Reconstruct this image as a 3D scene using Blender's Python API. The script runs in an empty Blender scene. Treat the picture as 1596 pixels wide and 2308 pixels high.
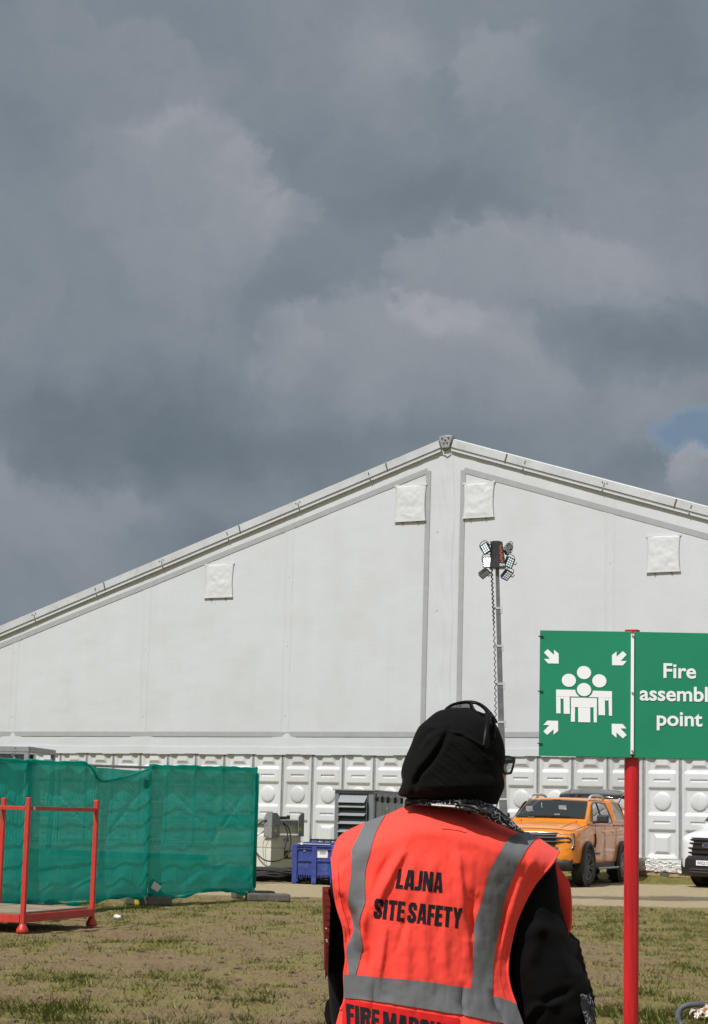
import bpy, bmesh, math, random
import numpy as np
from mathutils import Vector, Matrix

random.seed(7)
rng = np.random.default_rng(11)
SC = bpy.context.scene
COL = SC.collection

# ---------------------------------------------------------------- camera
F, CH, PITCH, ROLL = 4500.0, 1.38, math.atan(686 / 4500.0), 0.025
cam_d = bpy.data.cameras.new("camera")
cam_d.sensor_fit = 'VERTICAL'
cam_d.sensor_height = 36.0
cam_d.lens = F / 2308 * 36.0
cam_d.clip_start = 0.1
cam_d.clip_end = 5000
cam = bpy.data.objects.new("camera", cam_d)
COL.objects.link(cam)
CAMR = Matrix.Rotation(math.pi / 2 + PITCH, 4, 'X') @ Matrix.Rotation(ROLL, 4, 'Z')
cam.matrix_world = Matrix.Translation((0, 0, CH)) @ CAMR
SC.camera = cam
CR = np.array(CAMR.to_3x3())


def ray(x, y):
    return CR @ np.array([(x - 798) / F, -(y - 1154) / F, -1.0])


def P(x, y, Y):
    """point at distance Y in front of the camera seen at photo position x, y"""
    d = ray(x, y)
    return np.array([0, 0, CH]) + d * (Y / d[1])


def G(x, y, z=0.0):
    """ground point seen at photo position x, y"""
    d = ray(x, y)
    return np.array([0, 0, CH]) + d * ((z - CH) / d[2])


def PA(x, y, Y):
    """array version of P"""
    x = np.asarray(x, float); y = np.asarray(y, float); Y = np.asarray(Y, float)
    d = np.stack([(x - 798) / F, -(y - 1154) / F, -np.ones_like(x)], -1) @ CR.T
    return np.array([0, 0, CH]) + d * (Y / d[..., 1])[..., None]


# ---------------------------------------------------------------- light, exposure
SUN = Vector((-0.38, -0.48, 0.79)).normalized()
SC.view_settings.view_transform = 'Standard'
SC.view_settings.look = 'None'
SC.view_settings.exposure = 0.0
SC.view_settings.gamma = 1.0
SC.view_settings.use_curve_mapping = False
sd = bpy.data.lights.new("sun", 'SUN')
sd.energy = 4.5
sd.angle = math.radians(0.6)
sd.color = (1.0, 0.98, 0.95)
so = bpy.data.objects.new("sun", sd)
so.rotation_euler = SUN.to_track_quat('Z', 'Y').to_euler()
so.location = (-20, -20, 40)
COL.objects.link(so)

# ---------------------------------------------------------------- sky
W = bpy.data.worlds.new("World")
SC.world = W
W.use_nodes = True
nt = W.node_tree
nt.nodes.clear()


def N(t, ty, **kw):
    n = t.nodes.new(ty)
    for k, v in kw.items():
        if k in ('operation', 'blend_type', 'data_type', 'noise_dimensions', 'sky_type', 'sun_disc', 'sun_elevation', 'sun_rotation',
                 'feature', 'distance', 'wave_type', 'bands_direction', 'attribute_name', 'clamp', 'use_clamp', 'interpolation_type', 'invert', 'voronoi_dimensions',
                 'rings_direction', 'wave_profile', 'air_density', 'dust_density', 'normalize'):
            setattr(n, k, v)
        else:
            n.inputs[k].default_value = v
    return n


def math_n(t, op, a, b=None, clamp=False):
    n = t.nodes.new('ShaderNodeMath'); n.operation = op; n.use_clamp = clamp
    for i, v in enumerate((a, b)):
        if v is None: continue
        if isinstance(v, (int, float)): n.inputs[i].default_value = v
        else: t.links.new(v, n.inputs[i])
    return n.outputs[0]


def vmath(t, op, a, b=None):
    n = t.nodes.new('ShaderNodeVectorMath'); n.operation = op
    for i, v in enumerate((a, b)):
        if v is None: continue
        if isinstance(v, (tuple, list)): n.inputs[i].default_value = v
        else: t.links.new(v, n.inputs[i])
    return n.outputs['Value'] if op in ('LENGTH', 'DOT_PRODUCT') else n.outputs[0]


def mixc(t, fac, a, b, blend='MIX'):
    n = t.nodes.new('ShaderNodeMix'); n.data_type = 'RGBA'; n.blend_type = blend
    if isinstance(fac, (int, float)): n.inputs[0].default_value = fac
    else: t.links.new(fac, n.inputs[0])
    for i, v in ((6, a), (7, b)):
        if isinstance(v, (tuple, list)): n.inputs[i].default_value = (*v[:3], 1)
        else: t.links.new(v, n.inputs[i])
    return n.outputs[2]


def ramp(t, fac, stops):
    n = t.nodes.new('ShaderNodeValToRGB')
    el = n.color_ramp.elements
    while len(el) < len(stops): el.new(0.5)
    for e, (p, c) in zip(el, stops):
        e.position = p
        e.color = (c, c, c, 1) if isinstance(c, (int, float)) else (*c, 1)
    t.links.new(fac, n.inputs[0])
    return n.outputs[0]


def noise_n(t, vec, scale, detail=4, rough=0.55, dist=0.0, out='Fac'):
    n = t.nodes.new('ShaderNodeTexNoise')
    n.inputs['Scale'].default_value = scale
    n.inputs['Detail'].default_value = detail
    n.inputs['Roughness'].default_value = rough
    n.inputs['Distortion'].default_value = dist
    if vec is not None: t.links.new(vec, n.inputs['Vector'])
    return n.outputs[out]


tc = nt.nodes.new('ShaderNodeTexCoord')
dirv = tc.outputs['Generated']
sky = N(nt, 'ShaderNodeTexSky', sky_type='NISHITA', sun_disc=False, sun_elevation=math.asin(SUN.z),
        sun_rotation=math.atan2(SUN.x, SUN.y))
skyc = mixc(nt, 1.0, sky.outputs[0], (0.085, 0.085, 0.085), 'MULTIPLY')
# clouds: drifting banks of stratocumulus placed by direction, with ragged edges
w1 = vmath(nt, 'SUBTRACT', noise_n(nt, dirv, 8.0, 3, 0.5, out='Color'), (0.5, 0.5, 0.5))
w2 = vmath(nt, 'SUBTRACT', noise_n(nt, dirv, 30.0, 9, 0.62, out='Color'), (0.5, 0.5, 0.5))
dw = vmath(nt, 'ADD', dirv, vmath(nt, 'ADD', vmath(nt, 'MULTIPLY', w1, (0.06, 0.06, 0.06)), vmath(nt, 'MULTIPLY', w2, (0.046, 0.046, 0.046))))
BL = [  # photo x, y, radius x, radius y, strength, (direction of the crisp rim)
    (420, 470, 285, 235, .40, (.55, .75)), (690, 500, 95, 75, .26, (.8, .35)), (590, 385, 90, 70, .16, (.7, .6)), (330, 560, 300, 150, .12, None),
    (1240, 650, 350, 180, .36, (-.5, .85)), (960, 590, 75, 55, .22, (-.5, .8)), (1090, 560, 100, 60, .20, (-.2, 1)), (1400, 620, 200, 110, .16, None),
    (950, 850, 350, 180, .36, (-.15, 1)), (970, 700, 80, 60, .16, (0, 1)), (660, 790, 95, 75, .15, (-.3, .9)), (1080, 800, 200, 90, .12, None),
    (860, 85, 120, 75, .32, None), (1150, 130, 130, 110, .30, (-.95, .2)), (230, 160, 290, 120, .22, (.85, .1)), (870, 215, 110, 70, .18, None), (1350, 400, 260, 220, .12, None),
    (110, 1200, 330, 140, .26, (.2, 1)), (1608, 1090, 85, 62, .75, (-.6, .8)), (1470, 900, 120, 100, .22, None),
    (1000, 455, 260, 100, -.34, None), (1500, 130, 190, 210, -.34, None), (1490, 735, 320, 85, -.46, None), (300, 960, 460, 160, -.52, None), (640, 660, 200, 110, -.20, None),
    (800, 1015, 380, 90, -.30, None), (480, 1230, 240, 90, -.42, None), (1450, 1085, 140, 70, -.34, None), (690, 345, 100, 90, -.18, None), (60, 260, 190, 110, -.12, None)]
acc = None
for (bx, by, rx, ry, st, dr) in BL:
    d = Vector(ray(bx, by)).normalized()
    k = 1.0 / F
    off = vmath(nt, 'SUBTRACT', dw, tuple(d))
    off = vmath(nt, 'MULTIPLY', off, (1 / (rx * k), 1 / (rx * k), 1 / (ry * k)))
    ln = vmath(nt, 'LENGTH', off)
    mr = nt.nodes.new('ShaderNodeMapRange'); mr.interpolation_type = 'SMOOTHSTEP'
    nt.links.new(ln, mr.inputs[0])
    mr.inputs[1].default_value = 0.80 if dr else 0.10; mr.inputs[2].default_value = 1.10 if dr else 1.35
    mr.inputs[3].default_value = st; mr.inputs[4].default_value = 0.0
    o_ = mr.outputs[0]
    if dr:
        fd_ = nt.nodes.new('ShaderNodeMapRange'); fd_.interpolation_type = 'SMOOTHSTEP'
        nt.links.new(vmath(nt, 'DOT_PRODUCT', off, (dr[0], 0.0, dr[1])), fd_.inputs[0])
        fd_.inputs[1].default_value = -1.0; fd_.inputs[2].default_value = 0.75; fd_.inputs[3].default_value = 0.0; fd_.inputs[4].default_value = 1.0
        o_ = math_n(nt, 'MULTIPLY', o_, fd_.outputs[0])
    acc = o_ if acc is None else math_n(nt, 'ADD', acc, o_)
n1 = noise_n(nt, dw, 7.0, 6, 0.5, 0.2)
n2 = math_n(nt, 'ABSOLUTE', math_n(nt, 'MULTIPLY', math_n(nt, 'SUBTRACT', noise_n(nt, dw, 15.0, 8, 0.6, 0.3), 0.5), 3.0))
v = math_n(nt, 'ADD', math_n(nt, 'MULTIPLY', math_n(nt, 'SUBTRACT', n1, 0.5), 0.42), math_n(nt, 'MULTIPLY', math_n(nt, 'SUBTRACT', 0.3, n2), 0.24))
v = math_n(nt, 'ADD', v, math_n(nt, 'MULTIPLY', acc, 0.74))
v = math_n(nt, 'ADD', v, 0.46, True)
cl = ramp(nt, v, [(0.0, (0.138, 0.172, 0.206)), (0.45, (0.205, 0.242, 0.280)), (0.75, (0.272, 0.298, 0.334)), (1.0, (0.350, 0.368, 0.400))])
# sunlit bright cloud behind the viewer, broken by blue
sep = nt.nodes.new('ShaderNodeSeparateXYZ'); nt.links.new(dirv, sep.inputs[0])
back = nt.nodes.new('ShaderNodeMapRange'); nt.links.new(sep.outputs[1], back.inputs[0])
back.inputs[1].default_value = 0.45; back.inputs[2].default_value = -0.5
back.inputs[3].default_value = 0.0; back.inputs[4].default_value = 1.0
cl = mixc(nt, back.outputs[0], cl, mixc(nt, v, (0.30, 0.32, 0.35), (0.62, 0.62, 0.62)))
gapn = noise_n(nt, dw, 4.0, 5, 0.5)
gap = ramp(nt, gapn, [(0.50, 0.0), (0.60, 1.0)])
gap = math_n(nt, 'MULTIPLY', gap, back.outputs[0])
dgap = Vector(ray(1566, 985)).normalized()
o2 = vmath(nt, 'MULTIPLY', vmath(nt, 'SUBTRACT', dw, tuple(dgap)), (F / 112, F / 112, F / 92))
g2 = ramp(nt, vmath(nt, 'LENGTH', o2), [(0.62, 1.0), (1.16, 0.0)])
gap = math_n(nt, 'MAXIMUM', gap, g2)
blue = mixc(nt, g2, skyc, (0.175, 0.248, 0.340))
final = mixc(nt, gap, cl, blue)
bg = nt.nodes.new('ShaderNodeBackground')
nt.links.new(final, bg.inputs[0])
bg.inputs[1].default_value = 1.0
wo = nt.nodes.new('ShaderNodeOutputWorld')
nt.links.new(bg.outputs[0], wo.inputs[0])


# ---------------------------------------------------------------- materials
def new_mat(name):
    m = bpy.data.materials.new(name); m.use_nodes = True
    t = m.node_tree
    b = t.nodes['Principled BSDF']
    return m, t, b


def objc(t):
    return t.nodes.new('ShaderNodeTexCoord').outputs['Object']


def bump(t, b, h, strength, dist=0.01):
    n = t.nodes.new('ShaderNodeBump'); n.inputs['Strength'].default_value = strength
    n.inputs['Distance'].default_value = dist
    t.links.new(h, n.inputs['Height']); t.links.new(n.outputs[0], b.inputs['Normal'])
    return n


def mat(name, col, rough=0.6, metal=0.0, spec=0.5, var=0.15, vs=4.0, bmp=0.0, bs=60.0, bd=0.004, coat=0.0, dirt=None, dirt_amt=0.0, dirt_scale=3.0):
    m, t, b = new_mat(name)
    oc = objc(t)
    n = noise_n(t, oc, vs, 6, 0.6)
    lo = tuple(c * (1 - var) for c in col); hi = tuple(min(1, c * (1 + var)) for c in col)
    c = mixc(t, ramp(t, n, [(0.3, 0.0), (0.7, 1.0)]), lo, hi)
    if dirt:
        dn = ramp(t, noise_n(t, oc, dirt_scale, 8, 0.7), [(0.5, 0.0), (0.72, 1.0)])
        c = mixc(t, math_n(t, 'MULTIPLY', dn, dirt_amt), c, dirt)
    t.links.new(c, b.inputs['Base Color'])
    b.inputs['Roughness'].default_value = rough
    b.inputs['Metallic'].default_value = metal
    b.inputs['Specular IOR Level'].default_value = spec
    b.inputs['Coat Weight'].default_value = coat
    b.inputs['Coat Roughness'].default_value = 0.05
    if bmp: bump(t, b, noise_n(t, oc, bs, 4, 0.6), bmp, bd)
    return m


MT = {}
def m_panel():
    m, t, b = new_mat('white_moulded_plastic')
    gp = t.nodes.new('ShaderNodeNewGeometry').outputs['Position']; oi = t.nodes.new('ShaderNodeObjectInfo').outputs['Random']
    n = noise_n(t, vmath(t, 'MULTIPLY', gp, (1, 1, .35)), 1.7, 8, 0.65)
    c = mixc(t, oi, (0.500, 0.508, 0.508), (0.585, 0.597, 0.608))
    c = mixc(t, math_n(t, 'MULTIPLY', ramp(t, n, [(0.50, 0.0), (0.72, 1.0)]), 0.35), c, (0.40, 0.385, 0.34))
    t.links.new(c, b.inputs['Base Color']); b.inputs['Roughness'].default_value = 0.4
    return m


MT['panel'] = m_panel()
MT['white_panel'] = mat('white_panel', (0.62, 0.625, 0.63), 0.45, var=0.05, vs=1.2, dirt=(0.42, 0.40, 0.35), dirt_amt=0.35, dirt_scale=2.0)
MT['alu'] = mat('weathered_aluminium', (0.50, 0.515, 0.525), 0.5, 0.1, var=0.12, vs=2, dirt=(0.2, 0.18, 0.14), dirt_amt=.4, dirt_scale=4)
MT['alu_dark'] = mat('dull_profile', (0.33, 0.335, 0.335), 0.55, 0.3, var=0.2, vs=5)
MT['gap'] = mat('dark_joint_and_shade', (0.06, 0.06, 0.06), 0.9)  # near-black for joints, also for the dark discs and sheet standing in for shade
MT['stripe'] = mat('grey_fabric_stripe', (0.315, 0.326, 0.332), 0.7, var=0.06)
MT['green_sign'] = mat('green_sign_plastic', (0.010, 0.222, 0.110), 0.35, var=0.05, vs=8)
MT['white_sign'] = mat('white_sign_film', (0.83, 0.84, 0.85), 0.4, var=0.02)
MT['red_paint'] = mat('red_pole_paint', (0.52, 0.014, 0.018), 0.32, var=0.3, vs=14, dirt=(0.33, 0.16, 0.14), dirt_amt=.35, dirt_scale=20, bmp=.15, bs=40)
def m_pole():
    m, t, b = new_mat('streaked_red_paint')
    oc = objc(t)
    lo = noise_n(t, vmath(t, 'MULTIPLY', oc, (40, 40, 2.2)), 1.0, 5, 0.6, 0.8)
    c = mixc(t, ramp(t, lo, [(0.38, 0.0), (0.60, 1.0)]), (0.34, 0.008, 0.012), (0.60, 0.014, 0.020))
    ch = ramp(t, noise_n(t, vmath(t, 'MULTIPLY', oc, (1, 1, .35)), 95, 6, 0.7, 0.5), [(0.66, 0.0), (0.70, 1.0)])
    band = ramp(t, noise_n(t, oc, 4.0, 3, 0.5), [(0.50, 0.0), (0.62, 1.0)])
    c = mixc(t, math_n(t, 'MULTIPLY', math_n(t, 'MULTIPLY', ch, band), .75), c, (0.50, 0.30, 0.28))
    dk = ramp(t, noise_n(t, vmath(t, 'MULTIPLY', oc, (30, 30, .9)), 1.6, 4, 0.5, 0.4), [(0.685, 0.0), (0.70, 1.0)])
    c = mixc(t, math_n(t, 'MULTIPLY', dk, .8), c, (0.10, 0.006, 0.008))
    t.links.new(c, b.inputs['Base Color']); b.inputs['Roughness'].default_value = 0.34
    bump(t, b, lo, 0.2, 0.002)
    return m


MT['red_paint'] = m_pole()
MT['red_steel'] = mat('red_stillage_paint', (0.50, 0.03, 0.022), 0.45, var=0.15, vs=6, dirt=(0.20, 0.10, 0.06), dirt_amt=.7, dirt_scale=16)
MT['ply'] = mat('weathered_plywood', (0.26, 0.22, 0.15), 0.85, var=0.25, vs=5)
MT['galv'] = mat('galvanised_steel', (0.34, 0.35, 0.35), 0.45, 0.5, var=0.2, vs=20)
MT['grey_unit'] = mat('grey_unit_paint', (0.165, 0.18, 0.182), 0.45, var=0.1, vs=2)
MT['grey_light'] = mat('light_grey_louvre', (0.235, 0.26, 0.265), 0.45, var=0.08, vs=3)
MT['black_steel'] = mat('black_steel', (0.018, 0.018, 0.02), 0.45, var=0.3)
MT['black_plastic'] = mat('black_plastic', (0.02, 0.02, 0.022), 0.5, var=0.3, vs=10)
MT['rubber'] = mat('rubber', (0.022, 0.021, 0.02), 0.8, var=0.4, vs=9, dirt=(0.14, 0.11, 0.075), dirt_amt=.4)
MT['rubber_block'] = mat('grey_rubber_block', (0.10, 0.092, 0.08), 0.9, var=0.3, vs=9, dirt=(0.2, 0.16, 0.1), dirt_amt=.6, bmp=.4, bs=30)
MT['yellow'] = mat('yellow_tape', (0.62, 0.47, 0.03), 0.5)
MT['tank'] = mat('cream_tank_paint', (0.60, 0.585, 0.52), 0.5, var=0.06, vs=2, dirt=(0.36, 0.27, 0.15), dirt_amt=.35, dirt_scale=3)
MT['blue'] = mat('blue_box_plastic', (0.030, 0.052, 0.235), 0.5, var=0.2, vs=5, dirt=(0.14, 0.16, 0.34), dirt_amt=.5, dirt_scale=7)
MT['paper'] = mat('white_paper', (0.75, 0.75, 0.73), 0.7, var=0.04)
MT['ink'] = mat('black_ink', (0.018, 0.018, 0.02), 0.6)
MT['red_ink'] = mat('red_ink', (0.45, 0.03, 0.03), 0.6)
MT['orange_ink'] = mat('orange_ink', (0.55, 0.10, 0.02), 0.6)
MT['car_orange'] = mat('orange_car_paint', (0.72, 0.225, 0.010), 0.4, 0.0, var=0.03, coat=0.55)
MT['car_white'] = mat('white_van_paint', (0.74, 0.76, 0.77), 0.3, var=0.03, coat=1.0)
MT['chrome'] = mat('bright_trim', (0.6, 0.6, 0.6), 0.2, 0.9, var=0.1)
MT['dark_metal'] = mat('dark_alloy', (0.15, 0.152, 0.158), 0.35, 0.5, var=0.2)
MT['lamp_clear'] = mat('lamp_lens', (0.42, 0.43, 0.44), 0.12, 0.3, coat=1.0, var=.4, vs=14)
MT['litter_white'] = mat('white_litter', (0.8, 0.8, 0.78), 0.5)
MT['wood'] = mat('pallet_wood', (0.36, 0.25, 0.14), 0.8, var=0.3, vs=8)
MT['plank'] = mat('dark_plank', (0.085, 0.075, 0.06), 0.85, var=0.35, vs=6)
MT['skin'] = mat('skin', (0.42, 0.25, 0.17), 0.5, var=0.06, vs=12)
MT['maroon'] = mat('maroon_folder', (0.17, 0.016, 0.012), 0.45, var=0.2, vs=20)
MT['trouser'] = mat('grey_trousers', (0.10, 0.11, 0.13), 0.85)
MT['shirt'] = mat('dark_shirt', (0.04, 0.05, 0.07), 0.85)


def m_glass(name, tint, rough=0.03, alpha=0.0):
    m, t, b = new_mat(name)
    b.inputs['Base Color'].default_value = (*tint, 1)
    b.inputs['Roughness'].default_value = rough
    b.inputs['Specular IOR Level'].default_value = 0.55
    b.inputs['Coat Weight'].default_value = 0.4
    if alpha:
        tr = t.nodes.new('ShaderNodeBsdfTransparent'); mx = t.nodes.new('ShaderNodeMixShader')
        mx.inputs[0].default_value = alpha
        t.links.new(b.outputs[0], mx.inputs[1]); t.links.new(tr.outputs[0], mx.inputs[2])
        t.links.new(mx.outputs[0], t.nodes['Material Output'].inputs[0])
    return m


MT['shade_frame'] = mat('black_gloss_plastic', (0.005, 0.005, 0.005), 0.42, spec=0.12, var=.1)
MT['mast'] = mat('mast_steel', (0.17, 0.18, 0.182), 0.5, 0.3, var=.2, vs=8)
MT['glass'] = m_glass('tinted_glass', (0.018, 0.024, 0.026), 0.03, 0.32)
MT['glass_dark'] = m_glass('dark_glass', (0.02, 0.022, 0.024), 0.05)
MT['glass_clear'] = m_glass('clear_lens', (0.35, 0.42, 0.40), 0.03, 0.45)
MT['glass_shade'] = m_glass('shade_lens', (0.02, 0.02, 0.018), 0.05, 0.25)
MT['glass_canopy'] = m_glass('canopy_glass', (0.10, 0.06, 0.025), 0.06)


def m_emit(name, col, s):
    m, t, b = new_mat(name)
    b.inputs['Base Color'].default_value = (*col, 1)
    b.inputs['Emission Color'].default_value = (*col, 1)
    b.inputs['Emission Strength'].default_value = s
    return m


MT['led_on'] = m_emit('led_bright', (1.0, 1.0, 1.0), 6.0)
MT['led_dim'] = m_emit('led_dim', (0.72, 0.86, 0.92), 0.40)
MT['led_low'] = m_emit('led_low', (0.50, 0.56, 0.60), 0.08)
MT['led_blue'] = m_emit('led_blue', (0.25, 0.25, 1.0), 0.9)


def m_tent():
    m, t, b = new_mat('tent_fabric')
    oc = objc(t)
    st = vmath(t, 'MULTIPLY', oc, (1.0, 1.0, 0.12))
    n1 = noise_n(t, st, 1.6, 8, 0.62)
    n2 = noise_n(t, oc, 0.55, 6, 0.6)
    n3 = noise_n(t, oc, 9.0, 6, 0.7)
    c = mixc(t, ramp(t, n1, [(0.35, 0.0), (0.75, 1.0)]), (0.530, 0.552, 0.572), (0.506, 0.527, 0.545))
    c = mixc(t, math_n(t, 'MULTIPLY', ramp(t, n2, [(0.48, 0.0), (0.75, 1.0)]), 0.55), c, (0.450, 0.462, 0.455))
    c = mixc(t, math_n(t, 'MULTIPLY', ramp(t, n3, [(0.62, 0.0), (0.80, 1.0)]), 0.22), c, (0.32, 0.32, 0.30))
    # scuffs: thin scratched marks
    sc = noise_n(t, vmath(t, 'MULTIPLY', oc, (7.0, 1.0, 1.6)), 2.2, 9, 0.72, 1.2)
    sm = math_n(t, 'MULTIPLY', ramp(t, sc, [(0.66, 0.0), (0.70, 1.0)]), ramp(t, n2, [(0.50, 0.0), (0.62, 1.0)]))
    c = mixc(t, math_n(t, 'MULTIPLY', sm, 0.35), c, (0.30, 0.30, 0.29))
    t.links.new(c, b.inputs['Base Color'])
    b.inputs['Roughness'].default_value = 0.5
    b.inputs['Specular IOR Level'].default_value = 0.35
    wr = noise_n(t, vmath(t, 'MULTIPLY', oc, (1.0, 1.0, 3.2)), 1.8, 5, 0.55, 0.8)
    wr2 = noise_n(t, vmath(t, 'MULTIPLY', oc, (2.6, 1.0, 0.5)), 1.1, 4, 0.5)
    h = math_n(t, 'ADD', math_n(t, 'MULTIPLY', wr, 0.4), wr2)
    bump(t, b, h, 0.17, 0.05)
    return m


def m_flap():
    m, t, b = new_mat('vent_flap_plastic')
    oc = objc(t)
    b.inputs['Base Color'].default_value = (0.56, 0.572, 0.58, 1)
    b.inputs['Roughness'].default_value = 0.28
    n = noise_n(t, oc, 5.5, 4, 0.55, 1.5)
    bump(t, b, n, 0.25, 0.04)
    return m


def m_net():
    m, t, b = new_mat('green_debris_net')
    oc = objc(t)
    n = noise_n(t, oc, 1.6, 6, 0.62, 0.5)
    c = mixc(t, ramp(t, n, [(0.3, 0.0), (0.7, 1.0)]), (0.018, 0.46, 0.375), (0.035, 0.60, 0.50))
    fine = noise_n(t, vmath(t, 'MULTIPLY', oc, (60, 60, 9)), 1.0, 3, 0.6)
    c = mixc(t, math_n(t, 'MULTIPLY', fine, 0.4), c, (0.006, 0.19, 0.14))
    dust = ramp(t, noise_n(t, vmath(t, 'MULTIPLY', oc, (3, 3, .8)), 1.3, 5, 0.6), [(0.56, 0.0), (0.78, 0.28)])
    c = mixc(t, dust, c, (0.14, 0.46, 0.36))
    di = t.nodes.new('ShaderNodeBsdfDiffuse'); tl = t.nodes.new('ShaderNodeBsdfTranslucent'); tp = t.nodes.new('ShaderNodeBsdfTransparent')
    t.links.new(c, di.inputs[0]); t.links.new(c, tl.inputs[0])
    m1 = t.nodes.new('ShaderNodeMixShader'); m1.inputs[0].default_value = 0.58
    t.links.new(di.outputs[0], m1.inputs[1]); t.links.new(tl.outputs[0], m1.inputs[2])
    m2 = t.nodes.new('ShaderNodeMixShader'); m2.inputs[0].default_value = 0.035
    t.links.new(m1.outputs[0], m2.inputs[1]); t.links.new(tp.outputs[0], m2.inputs[2])
    t.links.new(m2.outputs[0], t.nodes['Material Output'].inputs[0])
    t.nodes.remove(b)
    return m


def m_cloth(name, col, rough=0.85, sheen=0.3, weave=900, bs=0.15, var=0.1, trans=0.0):
    m, t, b = new_mat(name)
    oc = objc(t)
    n = noise_n(t, oc, 5.0, 5, 0.6)
    c = mixc(t, n, tuple(x * (1 - var) for x in col), tuple(min(1, x * (1 + var)) for x in col))
    t.links.new(c, b.inputs['Base Color'])
    b.inputs['Roughness'].default_value = rough
    b.inputs['Sheen Weight'].default_value = sheen
    b.inputs['Sheen Roughness'].default_value = 0.5
    b.inputs['Specular IOR Level'].default_value = 0.08
    h = math_n(t, 'ADD', math_n(t, 'MULTIPLY', noise_n(t, oc, weave, 2, 0.5), 0.15), noise_n(t, oc, 14.0, 4, 0.55, 0.6))
    bump(t, b, h, bs, 0.01)
    return m


def m_paisley():
    m, t, b = new_mat('bandana_print')
    oc = objc(t)
    dv = vmath(t, 'ADD', oc, vmath(t, 'MULTIPLY', noise_n(t, oc, 22, 3, 0.5, out='Color'), (0.03, 0.03, 0.03)))
    vo = t.nodes.new('ShaderNodeTexVoronoi'); vo.inputs['Scale'].default_value = 34
    t.links.new(dv, vo.inputs['Vector'])
    rings = math_n(t, 'SINE', math_n(t, 'MULTIPLY', vo.outputs['Distance'], 26.0))
    r1 = ramp(t, rings, [(0.45, 0.0), (0.65, 1.0)])
    sp = ramp(t, noise_n(t, oc, 150, 2, 0.5), [(0.40, 0.0), (0.55, 1.0)])
    msk = ramp(t, noise_n(t, oc, 16, 2, 0.5), [(0.36, 0.0), (0.48, 1.0)])
    f = math_n(t, 'MULTIPLY', math_n(t, 'MULTIPLY', r1, sp), msk)
    c = mixc(t, f, (0.012, 0.012, 0.014), (0.62, 0.62, 0.70))
    t.links.new(c, b.inputs['Base Color'])
    b.inputs['Roughness'].default_value = 0.85
    return m


def m_ground():
    m, t, b = new_mat('dry_field')
    oc = objc(t)
    ag = t.nodes.new('ShaderNodeAttribute'); ag.attribute_name = 'grass'
    at = t.nodes.new('ShaderNodeAttribute'); at.attribute_name = 'track'
    am = t.nodes.new('ShaderNodeAttribute'); am.attribute_name = 'mud'
    nA = noise_n(t, oc, 2.2, 8, 0.65)
    nB = noise_n(t, oc, 14.0, 8, 0.68)
    nC = noise_n(t, oc, 55.0, 5, 0.65)
    soil = mixc(t, ramp(t, nA, [(0.35, 0.0), (0.68, 1.0)]), (0.190, 0.132, 0.070), (0.268, 0.192, 0.105))
    soil = mixc(t, ramp(t, nB, [(0.40, 0.0), (0.68, 1.0)]), soil, (0.31, 0.23, 0.13))
    soil = mixc(t, math_n(t, 'MULTIPLY', ramp(t, nC, [(0.55, 0.0), (0.72, 1.0)]), 0.6), soil, (0.085, 0.060, 0.034))
    straw = mixc(t, ramp(t, nC, [(0.36, 0.0), (0.66, 1.0)]), (0.205, 0.168, 0.064), (0.35, 0.285, 0.128))
    green = mixc(t, ramp(t, nB, [(0.35, 0.0), (0.65, 1.0)]), (0.155, 0.152, 0.038), (0.235, 0.205, 0.068))
    gfac = math_n(t, 'ADD', ag.outputs['Fac'], math_n(t, 'MULTIPLY', math_n(t, 'SUBTRACT', nB, 0.5), 0.9))
    c = mixc(t, ramp(t, gfac, [(0.30, 0.0), (0.54, 0.9)]), soil, straw)
    c = mixc(t, ramp(t, gfac, [(0.48, 0.0), (0.85, 0.85)]), c, green)
    trk = mixc(t, ramp(t, nB, [(0.35, 0.0), (0.7, 1.0)]), (0.375, 0.305, 0.185), (0.465, 0.390, 0.250))
    trk = mixc(t, math_n(t, 'MULTIPLY', ramp(t, nC, [(0.60, 0.0), (0.70, 1.0)]), 0.4), trk, (0.15, 0.115, 0.07))
    tf = math_n(t, 'ADD', at.outputs['Fac'], math_n(t, 'MULTIPLY', math_n(t, 'SUBTRACT', math_n(t, 'ADD', math_n(t, 'MULTIPLY', nB, .6), math_n(t, 'MULTIPLY', nA, .4)), 0.5), 1.6))
    c = mixc(t, ramp(t, tf, [(0.35, 0.0), (0.70, 1.0)]), c, trk)
    mf = math_n(t, 'ADD', am.outputs['Fac'], math_n(t, 'MULTIPLY', math_n(t, 'SUBTRACT', math_n(t, 'ADD', math_n(t, 'MULTIPLY', nB, .5), math_n(t, 'MULTIPLY', nA, .5)), 0.5), 2.4))
    c = mixc(t, ramp(t, mf, [(0.40, 0.0), (0.70, 0.85)]), c, mixc(t, nC, (0.10, 0.082, 0.058), (0.20, 0.165, 0.115)))
    t.links.new(c, b.inputs['Base Color'])
    b.inputs['Roughness'].default_value = 0.95
    b.inputs['Specular IOR Level'].default_value = 0.15
    h = math_n(t, 'ADD', math_n(t, 'MULTIPLY', nB, 1.0), math_n(t, 'MULTIPLY', nC, 0.45))
    bump(t, b, h, 0.9, 0.06)
    return m


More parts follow.
